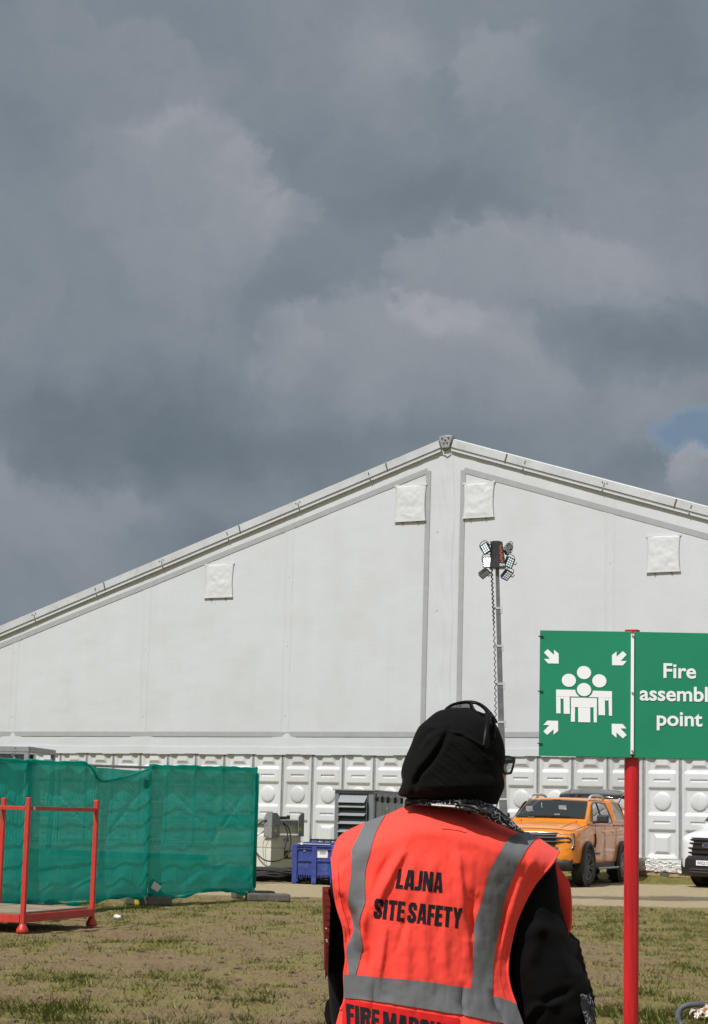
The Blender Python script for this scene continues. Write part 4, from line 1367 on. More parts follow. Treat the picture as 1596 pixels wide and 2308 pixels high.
def floodlight(c, look, roll, ledmat, label, lit=None):
    """12-cell LED head; look = direction it shines"""
    d = Vector(look).normalized()
    M3 = (d.to_track_quat('-Y', 'Z').to_matrix() @ Matrix.Rotation(roll, 3, 'Y')).to_4x4()
    r = bpy.data.objects.new('floodlight', None); COL.objects.link(r); r.parent = LT
    r.matrix_local = Matrix.Translation(c) @ M3
    r['label'] = label
    r.scale = (.88,) * 3
    bo = MB().box2((-.105, 0, -.13), (.105, .075, .13)).box2((-.115, -.012, -.14), (.115, 0, -.128)).box2((-.115, -.012, .128), (.115, 0, .14)).box2((-.115, -.012, -.127), (-.1, 0, .127)).box2((.1, -.012, -.127), (.115, 0, .127))
    for k in range(5): bo.box2((-.1 + k * .045, .076, -.11), (-.085 + k * .045, .10, .11))
    bo.build('lamp_body', 'black_steel', r)
    le = MB()
    for i in range(3):
        for j in range(4):
            le.cur = 1 if (lit and (i, j) == lit) else 0
            le.cyl(((i - 1) * .062, -.009, (j - 1.5) * .060), ((i - 1) * .062, -.002, (j - 1.5) * .060), .0245, 12)
    le.build('led_cells', [ledmat, 'led_blue'], r)
    y = MB().tube(catmull([(-.125, .03, .0), (-.13, .03, .14), (-.06, .03, .21), (.06, .03, .21), (.13, .03, .14), (.125, .03, 0)], 5), .009, 6)
    y.bar((.125, .02, .02), (.20, .02, .02), .02, .02).bar((.19, .02, .02), (.21, .02, .10), .015, .015)
    y.build('yoke', 'black_steel', r, smooth=True)


pl = lambda x, y: LT.matrix_basis.inverted() @ Vector(P(x, y, LT_Y - .12))
LT.matrix_basis  # local placement of the lamps
bpy.context.view_layer.update()
pl = lambda x, y: LT.matrix_world.inverted() @ Vector(P(x, y, LT_Y - .12))
floodlight(pl(1094, 1236), (-.55, -.9, .05), -.50, 'led_dim', 'upper left floodlight tilted up')
floodlight(pl(1147, 1238), (.75, -.55, -.35), .62, 'led_low', 'upper right floodlight tilted up')
floodlight(pl(1098, 1267), (-.10, -1, -.05), 0, 'led_on', 'lit white floodlight on the left')
floodlight(pl(1149, 1268), (.40, -.85, -.10), .38, 'led_dim', 'middle right floodlight')
floodlight(pl(1093, 1294), (.35, -.55, -.75), .55, 'led_low', 'lower left floodlight facing down')
floodlight(pl(1143, 1297), (.30, -.70, -.65), .42, 'led_dim', 'lower right floodlight with one blue cell', (1, 0))
# generator cabinet at the foot of the mast
m = MB().box2((-.9, -.5, .35), (.9, 1.2, 1.25)).box2((-.7, -.35, 1.25), (.7, 1.0, 1.45)); m.build('generator_cabinet', 'grey_unit', LT, bevel=.05)
m = MB().box2((-1.2, -.6, .25), (1.2, 1.3, .345)); m.build('chassis', 'black_steel', LT)
for (x, y) in ((-1.1, -.5), (1.1, -.5), (-1.1, 1.2), (1.1, 1.2)): MB().cyl((x, y, .0), (x, y, .6), .035, 8).cyl((x, y, 0), (x, y, .03), .12, 12).build('outrigger', 'galv', LT)
for sx in (-1, 1):
    MB().lathe([(0, -.1), (.22, -.1), (.30, -.08), (.31, 0), (.30, .08), (.22, .1), (0, .1)], (sx * .98, .35, .31), 'X', 20).build('wheel', 'rubber', LT, smooth=True)

# ================================================================ VEHICLES
def loft_body(mb, secs, close=True):
    """secs: list of (x, half profile [(y,z)...] from sill up to centre line); y mirrored"""
    R = []
    for x, pr in secs:
        left = [(x, y, z) for y, z in pr]
        right = [(x, -y, z) for y, z in reversed(pr) if y > 1e-6]
        R.append(left + right)
    R = np.array(R)
    mb.grid(R)
    n = R.shape[1]
    if close:
        o = len(mb.v) - R.shape[0] * n
        mb.f.append(tuple(o + i for i in range(n))); mb.mi.append(mb.cur)
        l = o + (R.shape[0] - 1) * n
        mb.f.append(tuple(l + i for i in reversed(range(n)))); mb.mi.append(mb.cur)
    return mb


def wheel(parent, x, y, side, r=.395, w=.27, rz=0.0, spokes=6, rim='dark_metal'):
    e = bpy.data.objects.new('wheel', None); COL.objects.link(e); e.parent = parent
    e.location = (x, y, r); e.rotation_euler = (0, 0, rz + (0 if side > 0 else math.pi))
    # tyre: profile spun round local y; outer face at +y
    pr = [(r * .66, -w / 2), (r * .90, -w / 2), (r * .975, -w / 2 + .03), (r, -w / 4), (r, w / 4), (r * .975, w / 2 - .03), (r * .90, w / 2), (r * .70, w / 2), (r * .66, w / 2 - .02)]
    t = MB().lathe(pr, (0, 0, 0), 'Y', 40)
    for k in range(36):
        a = 2 * math.pi * k / 36
        for yy in (-w / 2 + .035, w / 2 - .035):
            M3 = Matrix.Rotation(-a, 3, 'Y')
            t.box(M3 @ Vector((r * .985, yy, 0)), (.025, .05, .035), M=M3)
    t.build('tyre', 'rubber', e, auto=35)
    m = MB().lathe([(0, w / 2 - .045), (r * .60, w / 2 - .055), (r * .665, w / 2 - .05), (r * .665, -w / 2)], (0, 0, 0), 'Y', 40)
    m.build('wheel_dish', 'black_steel', e, smooth=True)
    m = MB().lathe([(r * .60, w / 2 - .05), (r * .62, w / 2 - .004), (r * .68, w / 2 - .002), (r * .695, w / 2 - .02)], (0, 0, 0), 'Y', 40)
    m.lathe([(0, w / 2 - .02), (.05, w / 2 - .02), (.062, w / 2 - .04)], (0, 0, 0), 'Y', 16)
    for k in range(spokes):
        for dd in (-.13, .13):
            a = 2 * math.pi * k / spokes + dd
            a2 = 2 * math.pi * k / spokes + dd * 1.5
            m.bar((.05 * math.cos(a), w / 2 - .04, .05 * math.sin(a)), (r * .63 * math.cos(a2), w / 2 - .022, r * .63 * math.sin(a2)), .034, .03, (0, 1, 0))
    m.build('rim', rim, e, auto=35)
    return e


# ---------------- orange pickup
CS = 1.045
yaw_c = math.radians(20.5)
nose = np.array([-math.sin(yaw_c), -math.cos(yaw_c)]); leftv = np.array([math.cos(yaw_c), -math.sin(yaw_c)])
wp = G(1319, 1996.5)[:2]
orig = wp - CS * (1.66 * nose + .90 * leftv)
PK = thing('pickup_truck', 'orange double cab pickup with a hard canopy and its rear window raised', 'pickup', (orig[0], orig[1], 0), math.atan2(nose[1], nose[0]))
PK.scale = (CS,) * 3
WX = (1.66, -1.61)


def prof(w, zb, zs, zt, k=1.0):
    return [(w * .80, zb), (w * .965, zb + .03), (w * .985, zb + .14), (w * .985, zb + .34), (w * 1.0, zs - .30), (w * .995, zs - .12), (w * .965, zs - .03), (w * .90, zs), (w * .72, zt - .01), (w * .36, zt), (0, zt + .01)]


secs = [(2.70, prof(.62, .56, .98, 1.00)), (2.685, prof(.74, .53, 1.05, 1.075)), (2.63, prof(.84, .50, 1.10, 1.14)), (2.50, prof(.915, .47, 1.14, 1.185)), (2.25, prof(.945, .45, 1.17, 1.225)),
        (1.85, prof(.955, .45, 1.20, 1.275)), (1.45, prof(.955, .44, 1.235, 1.32)), (1.20, prof(.952, .44, 1.255, 1.33)), (.9, prof(.95, .44, 1.26, 1.29)), (0, prof(.95, .44, 1.265, 1.29)), (-1.05, prof(.95, .44, 1.27, 1.29)),
        (-1.3, prof(.955, .44, 1.27, 1.29)), (-2.3, prof(.952, .47, 1.27, 1.29)), (-2.60, prof(.93, .52, 1.265, 1.285)), (-2.66, prof(.88, .56, 1.24, 1.26))]
body = loft_body(MB(), secs).build('body', 'car_orange', PK, auto=40)
# cab
def quadpts(x0, y0, z0, x1, y1, z1, x2, y2, z2, x3, y3, z3):
    return [(x0, y0, z0), (x1, y1, z1), (x2, y2, z2), (x3, y3, z3)]
cab = MB()
ZR = 1.83
cs_ = []
for x, w_, zt2, wb in ((1.30, .80, 1.33, .84), (1.05, .775, 1.475, .875), (.62, .735, 1.70, .885), (.47, .72, 1.775, .885), (.30, .71, 1.815, .885), (-.2, .705, ZR + .005, .885), (-.75, .70, ZR - .01, .88), (-1.02, .695, ZR - .03, .875)):
    zb_ = 1.255
    f = (zt2 - zb_)
    cs_.append((x, [(wb, zb_), (wb + .012, zb_ + .05), (wb - (wb - w_) * .30, zb_ + f * .34), (wb - (wb - w_) * .66, zb_ + f * .70), (w_ + .005, zb_ + f * .90), (w_ - .055, zb_ + f * .985), (w_ * .6, zt2 + .012), (0, zt2 + .02)]))
loft_body(cab, cs_).build('cab', 'car_orange', PK, auto=45)
# windscreen lies on the slope 1.27 -> .50
def ws(u, v_):   # u -1..1 across, v 0 bottom..1 top
    x = 1.215 + (.50 - 1.215) * v_; z = 1.385 + (1.765 - 1.385) * v_
    w_ = .775 + (.665 - .775) * v_
    return (x + .030 * (1 - u * u) * 1.5 + .012, u * w_, z + .020 + .02 * (1 - u * u))
MB().grid(np.array([[ws(u, v_) for u in np.linspace(-1, 1, 15)] for v_ in np.linspace(0, 1, 7)])).build('windscreen', 'glass', PK, smooth=True)
MB().grid(np.array([[np.array(ws(u, v_)) - np.array([.012, 0, .012]) for u in (-.985, 0, .985)] for v_ in (.02, .98)])).build('cab_dark_sheet', 'gap', PK)  # black sheet right behind the glass stands in for the dim cab
m = MB()
for y in (-.38, .38):
    m.box((.83 - .02, y, 1.63), (.05, .24, .17)); m.box((.95, y, 1.52), (.05, .40, .08))
# headrest, papers and pale window-light patches just behind the glass
m2 = MB()
m2.box(np.array(ws(.28, .50)) + np.array([-.006, 0, -.006]), (.004, .17, .13)); m2.box(np.array(ws(.20, .12)) + np.array([-.006, 0, -.006]), (.004, .12, .05))
m2.box(np.array(ws(-.72, .40)) + np.array([-.006, 0, -.006]), (.004, .15, .16)); m2.box(np.array(ws(-.40, .60)) + np.array([-.006, 0, -.006]), (.004, .02, .16))  # pale quads painted in for daylight showing through the side windows
m2.build('headrest_papers_and_window_light', 'galv', PK)
m2 = MB().tube(catmull([np.array(ws(-.52 + .13 * math.cos(a), .12 + .16 * math.sin(a))) + np.array([-.004, 0, -.004]) for a in np.linspace(0, 2 * math.pi, 12)[:-1]], 4, True), .006, 6, closed=True)
m2.build('steering_wheel', 'grey_unit', PK)
MB().box(np.array(ws(.0, .93)) + np.array([.006, 0, .006]), (.02, .16, .02)).build('sensor_housing', 'black_plastic', PK)
# wiper, bonnet creases
m = MB()
for y0, y1 in ((-.65, -.05), (.0, .62)):
    a = np.array(ws(y0, .03)) + np.array([.012, 0, .012]); b_ = np.array(ws(y1, .05)) + np.array([.012, 0, .012]); m.bar(a, b_, .014, .014)
m.build('wiper', 'black_plastic', PK)
m = MB()
for sy in (-1, 1):
    m.tube(catmull([(2.45, sy * .56, 1.190), (2.0, sy * .58, 1.272), (1.5, sy * .60, 1.333), (1.25, sy * .61, 1.348)], 6), .014, 8, flat=.35)
m.build('bonnet_ridge', 'car_orange', PK, smooth=True)
MB().tube(catmull([(2.56, -.80, 1.145), (2.60, -.5, 1.165), (2.62, 0, 1.172), (2.60, .5, 1.165), (2.56, .80, 1.145), (2.2, .90, 1.195), (1.5, .90, 1.262), (1.22, .88, 1.29)], 6), .007, 6).build('bonnet_joint', 'gap', PK)
# side glass (left side = +y), follows the tumblehome
def sg_pt(x, t, sy, off=.008):
    """t 0 belt..1 roof rail on the cab side"""
    wb, w_ = .885, .725
    z = 1.30 + (1.765 - 1.30) * t
    y = wb + .008 - (wb - w_) * (t * .98) * 1.0 + off
    return (x, sy * y, z)
for sy in (1, -1):
    for nm, poly in (('side_window', [(1.00, .04), (.56, .86), (.44, .95), (.16, .97), (.12, .04)]), ('side_window', [(.05, .04), (.08, .97), (-.62, .94), (-.74, .80), (-.86, .30), (-.84, .04)])):
        m = MB(); n = len(poly)
        m.add([sg_pt(x, t, sy, .010) for x, t in poly], [tuple(range(n))])
        wn = m.build(nm, 'glass_dark', PK)
        b2 = MB().tube([sg_pt(x, t, sy, .010) for x, t in poly], .011, 6, closed=True)
        b2.build('window_seal', 'black_plastic', wn)
# canopy over the load bed
can = []
for x, w_, zt2 in ((-1.06, .70, 1.835), (-1.3, .705, 1.85), (-1.9, .70, 1.85), (-2.20, .68, 1.835), (-2.34, .66, 1.805)):
    wb = .885; zb_ = 1.27; f = zt2 - zb_; xb = x if x > -2.1 else x - .22 * (1)
    can.append((x, [(wb, zb_), (wb - (wb - w_) * .30, zb_ + f * .34), (wb - (wb - w_) * .68, zb_ + f * .70), (w_ + .01, zb_ + f * .90), (w_ - .06, zb_ + f * .985), (w_ * .6, zt2 + .012), (0, zt2 + .02)]))
cm = loft_body(MB(), can)
cm.build('canopy', 'car_orange', PK, auto=45)
tailp = MB()
for sy in (-1, 1):
    tailp.add([(-2.34, sy * .885, 1.27), (-2.60, sy * .87, 1.27), (-2.35, sy * .66, 1.80), (-2.34, sy * .70, 1.72)], [(0, 1, 2, 3)])
tailp.build('canopy_pillar', 'car_orange', PK, solid=.03)
for sy in (1, -1):
    poly = [(-1.22, .16), (-1.26, .90), (-2.10, .88), (-2.26, .60), (-2.30, .16)]
    def cpt(x, t, off): return (x, sy * (.885 - (.885 - .70) * t + off), 1.27 + .575 * t)
    m = MB().add([cpt(x, t, .012) for x, t in poly], [tuple(range(5))])
    wn = m.build('canopy_window', 'glass_canopy', PK)
    MB().tube([cpt(x, t, .014) for x, t in poly], .018, 6, closed=True).build('window_frame', 'car_orange', wn)
# raised rear window
hz_ = []
for y in np.linspace(-.74, .74, 15):
    e_ = abs(y) / .74
    hz_.append([(-2.26, y * .93, 1.885), (-2.60, y, 1.985 - .02 * e_ ** 4), (-2.92, y, 2.065 - .05 * e_ ** 4), (-3.02, y * .97, 2.00 - .06 * e_ ** 4), (-2.95, y * .98, 1.95 - .08 * e_ ** 4)])
hzo = MB().grid(np.array(hz_)).build('raised_rear_window', 'glass_dark', PK, auto=30, solid=.045)
for sy in (-1, 1): MB().cyl((-2.36, sy * .62, 1.66), (-2.70, sy * .70, 1.93), .011, 6).build('gas_strut', 'black_steel', PK)
m = MB()
for x in (-.3, .3): m.bar((-2.28, x, 1.905), (-2.95, x, 2.09), .05, .02)
m.build('hatch_rib', 'grey_unit', hzo)
# roof rails and aerial
for sy in (-1, 1):
    c = catmull([(.40, sy * .66, 1.800), (.30, sy * .665, 1.865), (.12, sy * .665, 1.895), (-.5, sy * .66, 1.905), (-.85, sy * .655, 1.885), (-.98, sy * .65, 1.825)], 6)
    MB().tube(c, .026, 8).build('roof_rail', 'alu', PK, smooth=True)
MB().cyl((-.75, -.1, 1.83), (-.98, -.1, 2.06), .007, 6).build('aerial', 'black_plastic', PK)
# front end
fx = lambda y: 2.712 - .16 * (abs(y) / .9) ** 2.6
def front_strip(z0, z1, y0, y1, off, n=13, off2=None):
    R = []
    for z in (z0, (z0 + z1) / 2, z1):
        R.append([(fx(y) + off - .06 * max(0, (z - .95)), y, z) for y in np.linspace(y0, y1, n)])
    return np.array(R)
G_ = MB().grid(front_strip(.80, 1.085, -.56, .56, .012)); gro = G_.build('grille', 'black_plastic', PK, solid=.03)
m = MB()
for z in (.87, .96, 1.05):
    m.tube([(fx(y) + .028 - .06 * max(0, z - .95), y, z) for y in np.linspace(-.55, .55, 13)], .014, 6)
m.build('grille_bar', 'black_steel', gro)
m = MB()
for z in (.905, .985):
    m.tube([(fx(y) + .05, y, z) for y in np.linspace(-.80, .80, 17)], .021, 8)
for sy in (-1, 1):
    m.tube(catmull([(fx(.80) + .05, sy * .80, .905), (fx(.83) + .05, sy * .83, .945), (fx(.80) + .05, sy * .80, .985)], 4), .021, 8)
m.build('grille_crossbar', 'black_plastic', gro, smooth=True)
label_text('RANGER', .10, gro, lambda u, v_: (fx(0) + .022, u, 1.085 + .0 + v_ * .3 - .06), 'galv') if False else None
m = MB().tube([(fx(y) + .012, y, 1.092) for y in np.linspace(-.56, .56, 13)], .010, 6); m.build('chrome_line', 'chrome', gro, smooth=True)
for sy in (-1, 1):
    y0, y1 = (.57, .885)
    hl_ = MB().grid(np.array([[(fx(y) + .016 - .05 * max(0, z - .95) - (.10 * max(0, (y - .80)) ** 1), sy * y, z) for y in np.linspace(y0, y1, 9)] for z in np.linspace(.745, 1.085, 5)]))
    ho = hl_.build('headlight', 'black_plastic', PK, smooth=True, solid=.03)
    pts = [(fx(y) + .040 - .1 * max(0, y - .8), sy * y, z) for y, z in ((.60, 1.07), (.74, 1.075), (.845, 1.06), (.868, 1.0), (.868, .84), (.835, .775), (.70, .765), (.60, .765))]
    MB().tube(catmull(pts, 4), .012, 6).build('running_light', 'lamp_clear', ho, smooth=True)
    MB().grid(np.array([[(fx(y) + .036 - .1 * max(0, y - .8), sy * y, z) for y in np.linspace(.67, .835, 6)] for z in (.83, 1.03)])).build('lamp_lens', 'lamp_clear', ho, smooth=True)
    # bumper pocket with fog lamp
    m = MB().grid(np.array([[(fx(y) + .018, sy * y, z) for y in np.linspace(.52, .80, 7)] for z in (.565, .62, .69)])); fo = m.build('fog_pocket', 'black_plastic', PK, solid=.03, bevel=.0)
    MB().cyl((fx(.70) + .0, sy * .70, .625), (fx(.70) + .05, sy * .70, .625), .04, 12).build('fog_lamp', 'lamp_clear', fo)
bmp = MB()
bmp.grid(np.array([[(fx(y) + o_, y, z) for y in np.linspace(-.86, .86, 21)] for z, o_ in ((.36, -.04), (.42, .035), (.50, .03), (.545, .0))]))
bmp.build('lower_bumper', 'black_plastic', PK, smooth=True, solid=.03)
m = MB().grid(np.array([[(fx(y) + .02, y, z) for y in np.linspace(-.5, .5, 9)] for z in (.50, .60, .74)])); m.build('intake', 'black_plastic', PK, solid=.02)
m = MB()
for sy in (-1, 1):
    m.add([(fx(.5) + .03, sy * .50, .80), (fx(.58) + .03, sy * .58, .80), (fx(.66) + .03, sy * .64, .52), (fx(.74) + .0, sy * .74, .44), (fx(.5) + .03, sy * .46, .44)], [(0, 1, 2, 3, 4)])
m.build('skid_trim', 'dark_metal', PK, solid=.02)
MB().box((fx(0) + .045, 0, .66), (.012, .52, .112)).build('number_plate', 'white_sign', PK)
# wheels, arches, sills
for i, x in enumerate(WX):
    for sy in (1, -1):
        wheel(PK, x, sy * .855, sy, w=.25, rz=(-.17 if i == 0 else 0.0))
        R0, R1 = .455, .53
        m = MB()
        A_ = []
        for a in np.linspace(math.radians(-14), math.radians(194), 30):
            c_, s_ = math.cos(a), math.sin(a)
            row = []
            for r_, y_ in ((R0, .86), (R0, 1.0), (R0 + .02, 1.012), (R1 - .01, 1.0), (R1, .965), (R1, .93)):
                row.append((x + r_ * c_, sy * y_, .40 + r_ * s_ * 1.0))
            A_.append(row)
        ar = MB().grid(np.array(A_)).build('arch_flare', 'black_plastic', PK, smooth=True)
        w_ = MB(); w_.cyl((x, sy * .930, .42), (x, sy * .9535, .42), .468, 36); w_.build('wheel_well_shade', 'gap', PK)  # flat dark disc stands in for the shaded hollow round the wheel
for sy in (1, -1):
    m = MB().box((.02, sy * .93, .345), (1.95, .20, .045)).box((.02, sy * .86, .40), (2.1, .12, .14)); m.build('side_step', 'black_plastic', PK, bevel=.012)
    MB().box((.02, sy * 1.02, .360), (1.9, .02, .03)).build('step_edge', 'alu', PK)
    # door joints, handles
    for poly in ([(.98, 1.28), (.95, .9), (.98, .62), (.92, .48), (.10, .48), (.085, 1.28)], [(.085, 1.28), (.06, .48), (-.75, .48), (-.93, .75), (-1.0, 1.0), (-.98, 1.28)]):
        m = MB().tube([(x, sy * (.948 if z > 1.2 else .952), z) for x, z in poly], .0035, 5); m.build('door_joint', 'gap', PK)
    for x in (.22, -.72):
        m = MB().box((x, sy * .965, 1.13), (.17, .035, .032)); m.cyl((x - .02, sy * .94, 1.12), (x - .02, sy * .957, 1.12), .05, 14); m.build('door_handle', 'car_orange', PK, bevel=.008)
    m = MB().tube(catmull([(1.02, sy * .957, 1.08), (.98, sy * .962, .92), (1.06, sy * .957, .80)], 5), .02, 6); m.build('wing_vent', 'black_plastic', PK)
    MB().box((.70, sy * .955, .66), (.34, .008, .035)).build('door_badge', 'black_plastic', PK)
    # mirror
    m = MB().box((.93, sy * 1.10, 1.40), (.13, .25, .17)); mo = m.build('door_mirror', 'black_plastic', PK, bevel=.035, seg=3)
    MB().bar((.90, sy * .89, 1.32), (.92, sy * 1.02, 1.34), .10, .05).build('mirror_arm', 'black_plastic', mo)
m = MB().box((-2.68, 0, .58), (.12, 1.7, .18)); m.build('rear_bumper', 'chrome', PK, bevel=.02)
for sy in (-1, 1): MB().box((-2.655, sy * .84, 1.0), (.03, .16, .42)).build('tail_light', 'red_ink', PK)
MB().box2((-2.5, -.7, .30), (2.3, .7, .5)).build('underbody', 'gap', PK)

# ---------------- white van at the right edge
vp = G(1590, 1986)
yv = math.radians(53)
nv_ = np.array([-math.sin(yv), -math.cos(yv)])
vpos = P(1596, 1946, 45.6)
vo = np.array([vpos[0], vpos[1]]) - nv_ * 2.42
VN = thing('van', 'white van with black grille and bumper cut off by the right edge', 'van', (vo[0], vo[1], 0), math.atan2(nv_[1], nv_[0]))
def vprof(w, zb, zs, zt):
    return [(w * .80, zb), (w * .97, zb + .05), (w, zb + .25), (w, zs - .25), (w * .985, zs - .06), (w * .93, zs), (w * .72, zt - .015), (w * .36, zt), (0, zt + .005)]
vs_ = [(2.42, vprof(.62, .42, .98, 1.00)), (2.40, vprof(.78, .38, 1.06, 1.09)), (2.33, vprof(.90, .36, 1.12, 1.17)), (2.15, vprof(.97, .34, 1.17, 1.235)), (1.85, vprof(.985, .34, 1.24, 1.33)), (1.62, vprof(.985, .34, 1.30, 1.39)),
       (1.2, vprof(.985, .34, 1.36, 1.40)), (-2.9, vprof(.985, .38, 1.36, 1.40)), (-2.95, vprof(.96, .42, 1.34, 1.38))]
loft_body(MB(), vs_).build('body', 'car_white', VN, auto=40)
vc = []
for x, w_, zt2 in ((1.66, .80, 1.40), (1.30, .80, 1.72), (.95, .80, 2.06), (.78, .80, 2.20), (.5, .80, 2.28), (-.5, .80, 2.33), (-2.85, .79, 2.31), (-2.93, .76, 2.26)):
    zb_ = 1.34; f = zt2 - zb_; wb = .97
    vc.append((x, [(wb, zb_), (wb - (wb - w_) * .35, zb_ + f * .4), (wb - (wb - w_) * .7, zb_ + f * .75), (w_ + .01, zb_ + f * .92), (w_ - .07, zb_ + f * .99), (w_ * .5, zt2 + .015), (0, zt2 + .02)]))
loft_body(MB(), vc).build('cab', 'car_white', VN, auto=40)
def vw(u, v_): return (1.60 + (.86 - 1.60) * v_ + .03 * (1 - u * u) + .02, u * (.86 - .10 * v_), 1.455 + (2.13 - 1.455) * v_ + .02)
MB().grid(np.array([[vw(u, v_) for u in np.linspace(-1, 1, 13)] for v_ in np.linspace(0, 1, 5)])).build('windscreen', 'glass_dark', VN, smooth=True)
vfx = lambda y: 2.425 - .22 * (abs(y) / .95) ** 3
gr = MB().grid(np.array([[(vfx(y * s_) + .012 - .12 * max(0, z - .85) ** 1.2, y * s_, z) for y in np.linspace(-1, 1, 15)] for z, s_ in ((.70, .60), (.80, .66), (.95, .68), (1.06, .60), (1.10, .54))])).build('grille', 'black_plastic', VN, solid=.03, smooth=True)
m = MB()
for z, s_ in ((.76, .60), (.86, .62), (.97, .60), (1.05, .54)):
    m.tube([(vfx(y * s_) + .035 - .12 * max(0, z - .85) ** 1.2, y * s_, z) for y in np.linspace(-1, 1, 15)], .022, 6)
m.build('grille_bar', 'black_steel', gr, smooth=True)
el = [(vfx(0) + .055, .115 * math.cos(a), .93 + .052 * math.sin(a)) for a in np.linspace(0, 2 * math.pi, 25)[:-1]]
m = MB().add(el, [tuple(range(24))]); m.tube(el, .010, 6, closed=True)
em = m.build('emblem', 'chrome', VN)
el2 = [(vfx(0) + .0575, .095 * math.cos(a), .93 + .038 * math.sin(a)) for a in np.linspace(0, 2 * math.pi, 25)[:-1]]
MT['emblem_blue'] = mat('emblem_blue', (.04, .06, .12), .3)
MB().add(el2, [tuple(range(24))]).build('emblem_field', 'emblem_blue', em)
m = MB().grid(np.array([[(vfx(y) + o_, y, z) for y in np.linspace(-.95, .95, 25)] for z, o_ in ((.24, -.05), (.28, .045), (.42, .06), (.60, .055), (.69, .03))]))
m.build('bumper', 'black_plastic', VN, smooth=True, solid=.04)
m = MB()
for z in (.33, .39): m.tube([(vfx(y) + .078, y, z) for y in np.linspace(-.5, .5, 9)], .014, 6)
m.build('bumper_slot', 'gap', VN)
npl = MB().box((vfx(0) + .10, 0, .535), (.012, .52, .112)).build('number_plate', 'white_sign', VN)
label_text('WN23 OCX', .105, npl, lambda u, v_: (vfx(0) + .1075, u, .498 + v_), 'ink', bold=.0015, sx=.80)
for sy in (-1, 1):
    MB().grid(np.array([[(vfx(y) + .02 - .14 * max(0, z - .85), sy * y, z) for y in np.linspace(.66, .93, 6)] for z in (.78, .95, 1.12)])).build('headlight', 'lamp_clear', VN, smooth=True, solid=.02)
    for x in (1.55, -1.75): wheel(VN, x, sy * .84, sy, r=.35, w=.22, spokes=5, rim='alu')
    for x in (1.55, -1.75):
        MB().cyl((x, sy * .985, .36), (x, sy * .992, .36), .42, 32).build('wheel_well_shade', 'gap', VN)  # dark disc again in place of a shaded wheel hollow
    mo = MB().box((.98, sy * 1.10, 1.62), (.12, .20, .34)).build('door_mirror', 'black_plastic', VN, bevel=.04, seg=3)
    MB().bar((.98, sy * .90, 1.45), (.98, sy * 1.04, 1.5), .08, .06).build('mirror_arm', 'black_plastic', mo)
    MB().add([(1.25, sy * .955, 1.45), (.95, sy * .90, 1.95), (.15, sy * .89, 1.98), (.15, sy * .955, 1.45)], [(0, 1, 2, 3)]).build('side_window', 'glass_dark', VN)
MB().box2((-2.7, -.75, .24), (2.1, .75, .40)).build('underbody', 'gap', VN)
MB().cyl((vfx(0) - .1, 0, .26), (vfx(0) - .1, 0, .12), .012, 6).build('tow_eye', 'gap', VN)
# dark mat under the nose of the van
mp = G(1575, 1990)
m = MB()
m.box((0, 0, .02), (2.2, 1.1, .03)).box((1.1, .08, .05), (1.9, .8, .025))
o = m.build('ground_mat', 'plank', bevel=.008); o.location = (mp[0] + .8, mp[1] + .1, 0); o.rotation_euler = (0, 0, -.12)
tag(o, 'dark flat ground mats lying under the nose of the white van', 'ground mat')
# black upright post beside the van
bpz = P(1545.5, 1920, 49.0)
po = thing('black_post', 'slim black post with a pale square plate beside the van', 'post', (bpz[0], 49.0, .06), .1)
MB().bar((0, 0, 0), (0, 0, 1.02), .07, .06).build('upright', 'black_steel', po)
MB().box((.01, -.036, .96), (.075, .008, .10)).build('plate', 'paper', po)

# ---------------- man standing behind the pickup (only shins and shoes show)
def skin_body(name, pts, edges, radii, root, m_, sub=2):
    bm = bmesh.new()
    lay = bm.verts.layers.skin.verify()
    vs = [bm.verts.new(p) for p in pts]
    for a, b_ in edges: bm.edges.new((vs[a], vs[b_]))
    for i, v_ in enumerate(vs):
        r = radii[i]; v_[lay].radius = (r, r) if not isinstance(r, tuple) else r
    vs[root][lay].use_root = True
    me = bpy.data.meshes.new(name); bm.to_mesh(me); bm.free()
    me.materials.append(MT[m_])
    o = bpy.data.objects.new(name, me); COL.objects.link(o)
    md = o.modifiers.new('skin', 'SKIN'); md.use_smooth_shade = True; md.branch_smoothing = .6
    md = o.modifiers.new('sub', 'SUBSURF'); md.levels = sub; md.render_levels = sub
    return o


mpz = G(1359, 1990)
mz = 49.2
mx_ = P(1359, 1990, mz)[0]
pts = [(0, 0, .92), (.09, 0, .88), (.10, .0, .50), (.105, .02, .09), (.11, -.12, .045), (-.09, 0, .88), (-.17, .03, .50), (-.21, .05, .09), (-.24, -.08, .045),
       (0, .01, 1.15), (0, .02, 1.38), (0, .0, 1.48), (0, -.02, 1.60), (0, -.02, 1.70), (.18, .02, 1.38), (.24, .0, 1.12), (.22, -.15, .92), (.21, -.20, .84), (-.18, .02, 1.38), (-.24, .0, 1.12), (-.22, -.15, .92), (-.21, -.2, .84)]
ed = [(0, 1), (1, 2), (2, 3), (3, 4), (0, 5), (5, 6), (6, 7), (7, 8), (0, 9), (9, 10), (10, 11), (11, 12), (12, 13), (10, 14), (14, 15), (15, 16), (16, 17), (10, 18), (18, 19), (19, 20), (20, 21)]
rd = [.13, .09, .06, .045, .035, .09, .06, .045, .035, .13, .13, .055, .09, .07, .06, .045, .035, .03, .06, .045, .035, .03]
mn = skin_body('person', pts, ed, rd, 0, 'skin')
mn.location = (mx_ + .06, mz, 0)
tag(mn, 'person in grey trousers and dark shoes standing behind the orange pickup', 'person')
tr_ = MB()
for (p0, p1, p2) in (((.09, 0, .92), (.10, 0, .50), (.105, .02, .17)), ((-.09, 0, .92), (-.17, .03, .50), (-.21, .05, .17))):
    tr_.tube([p0, p1, p2], [.11, .085, .075], 12)
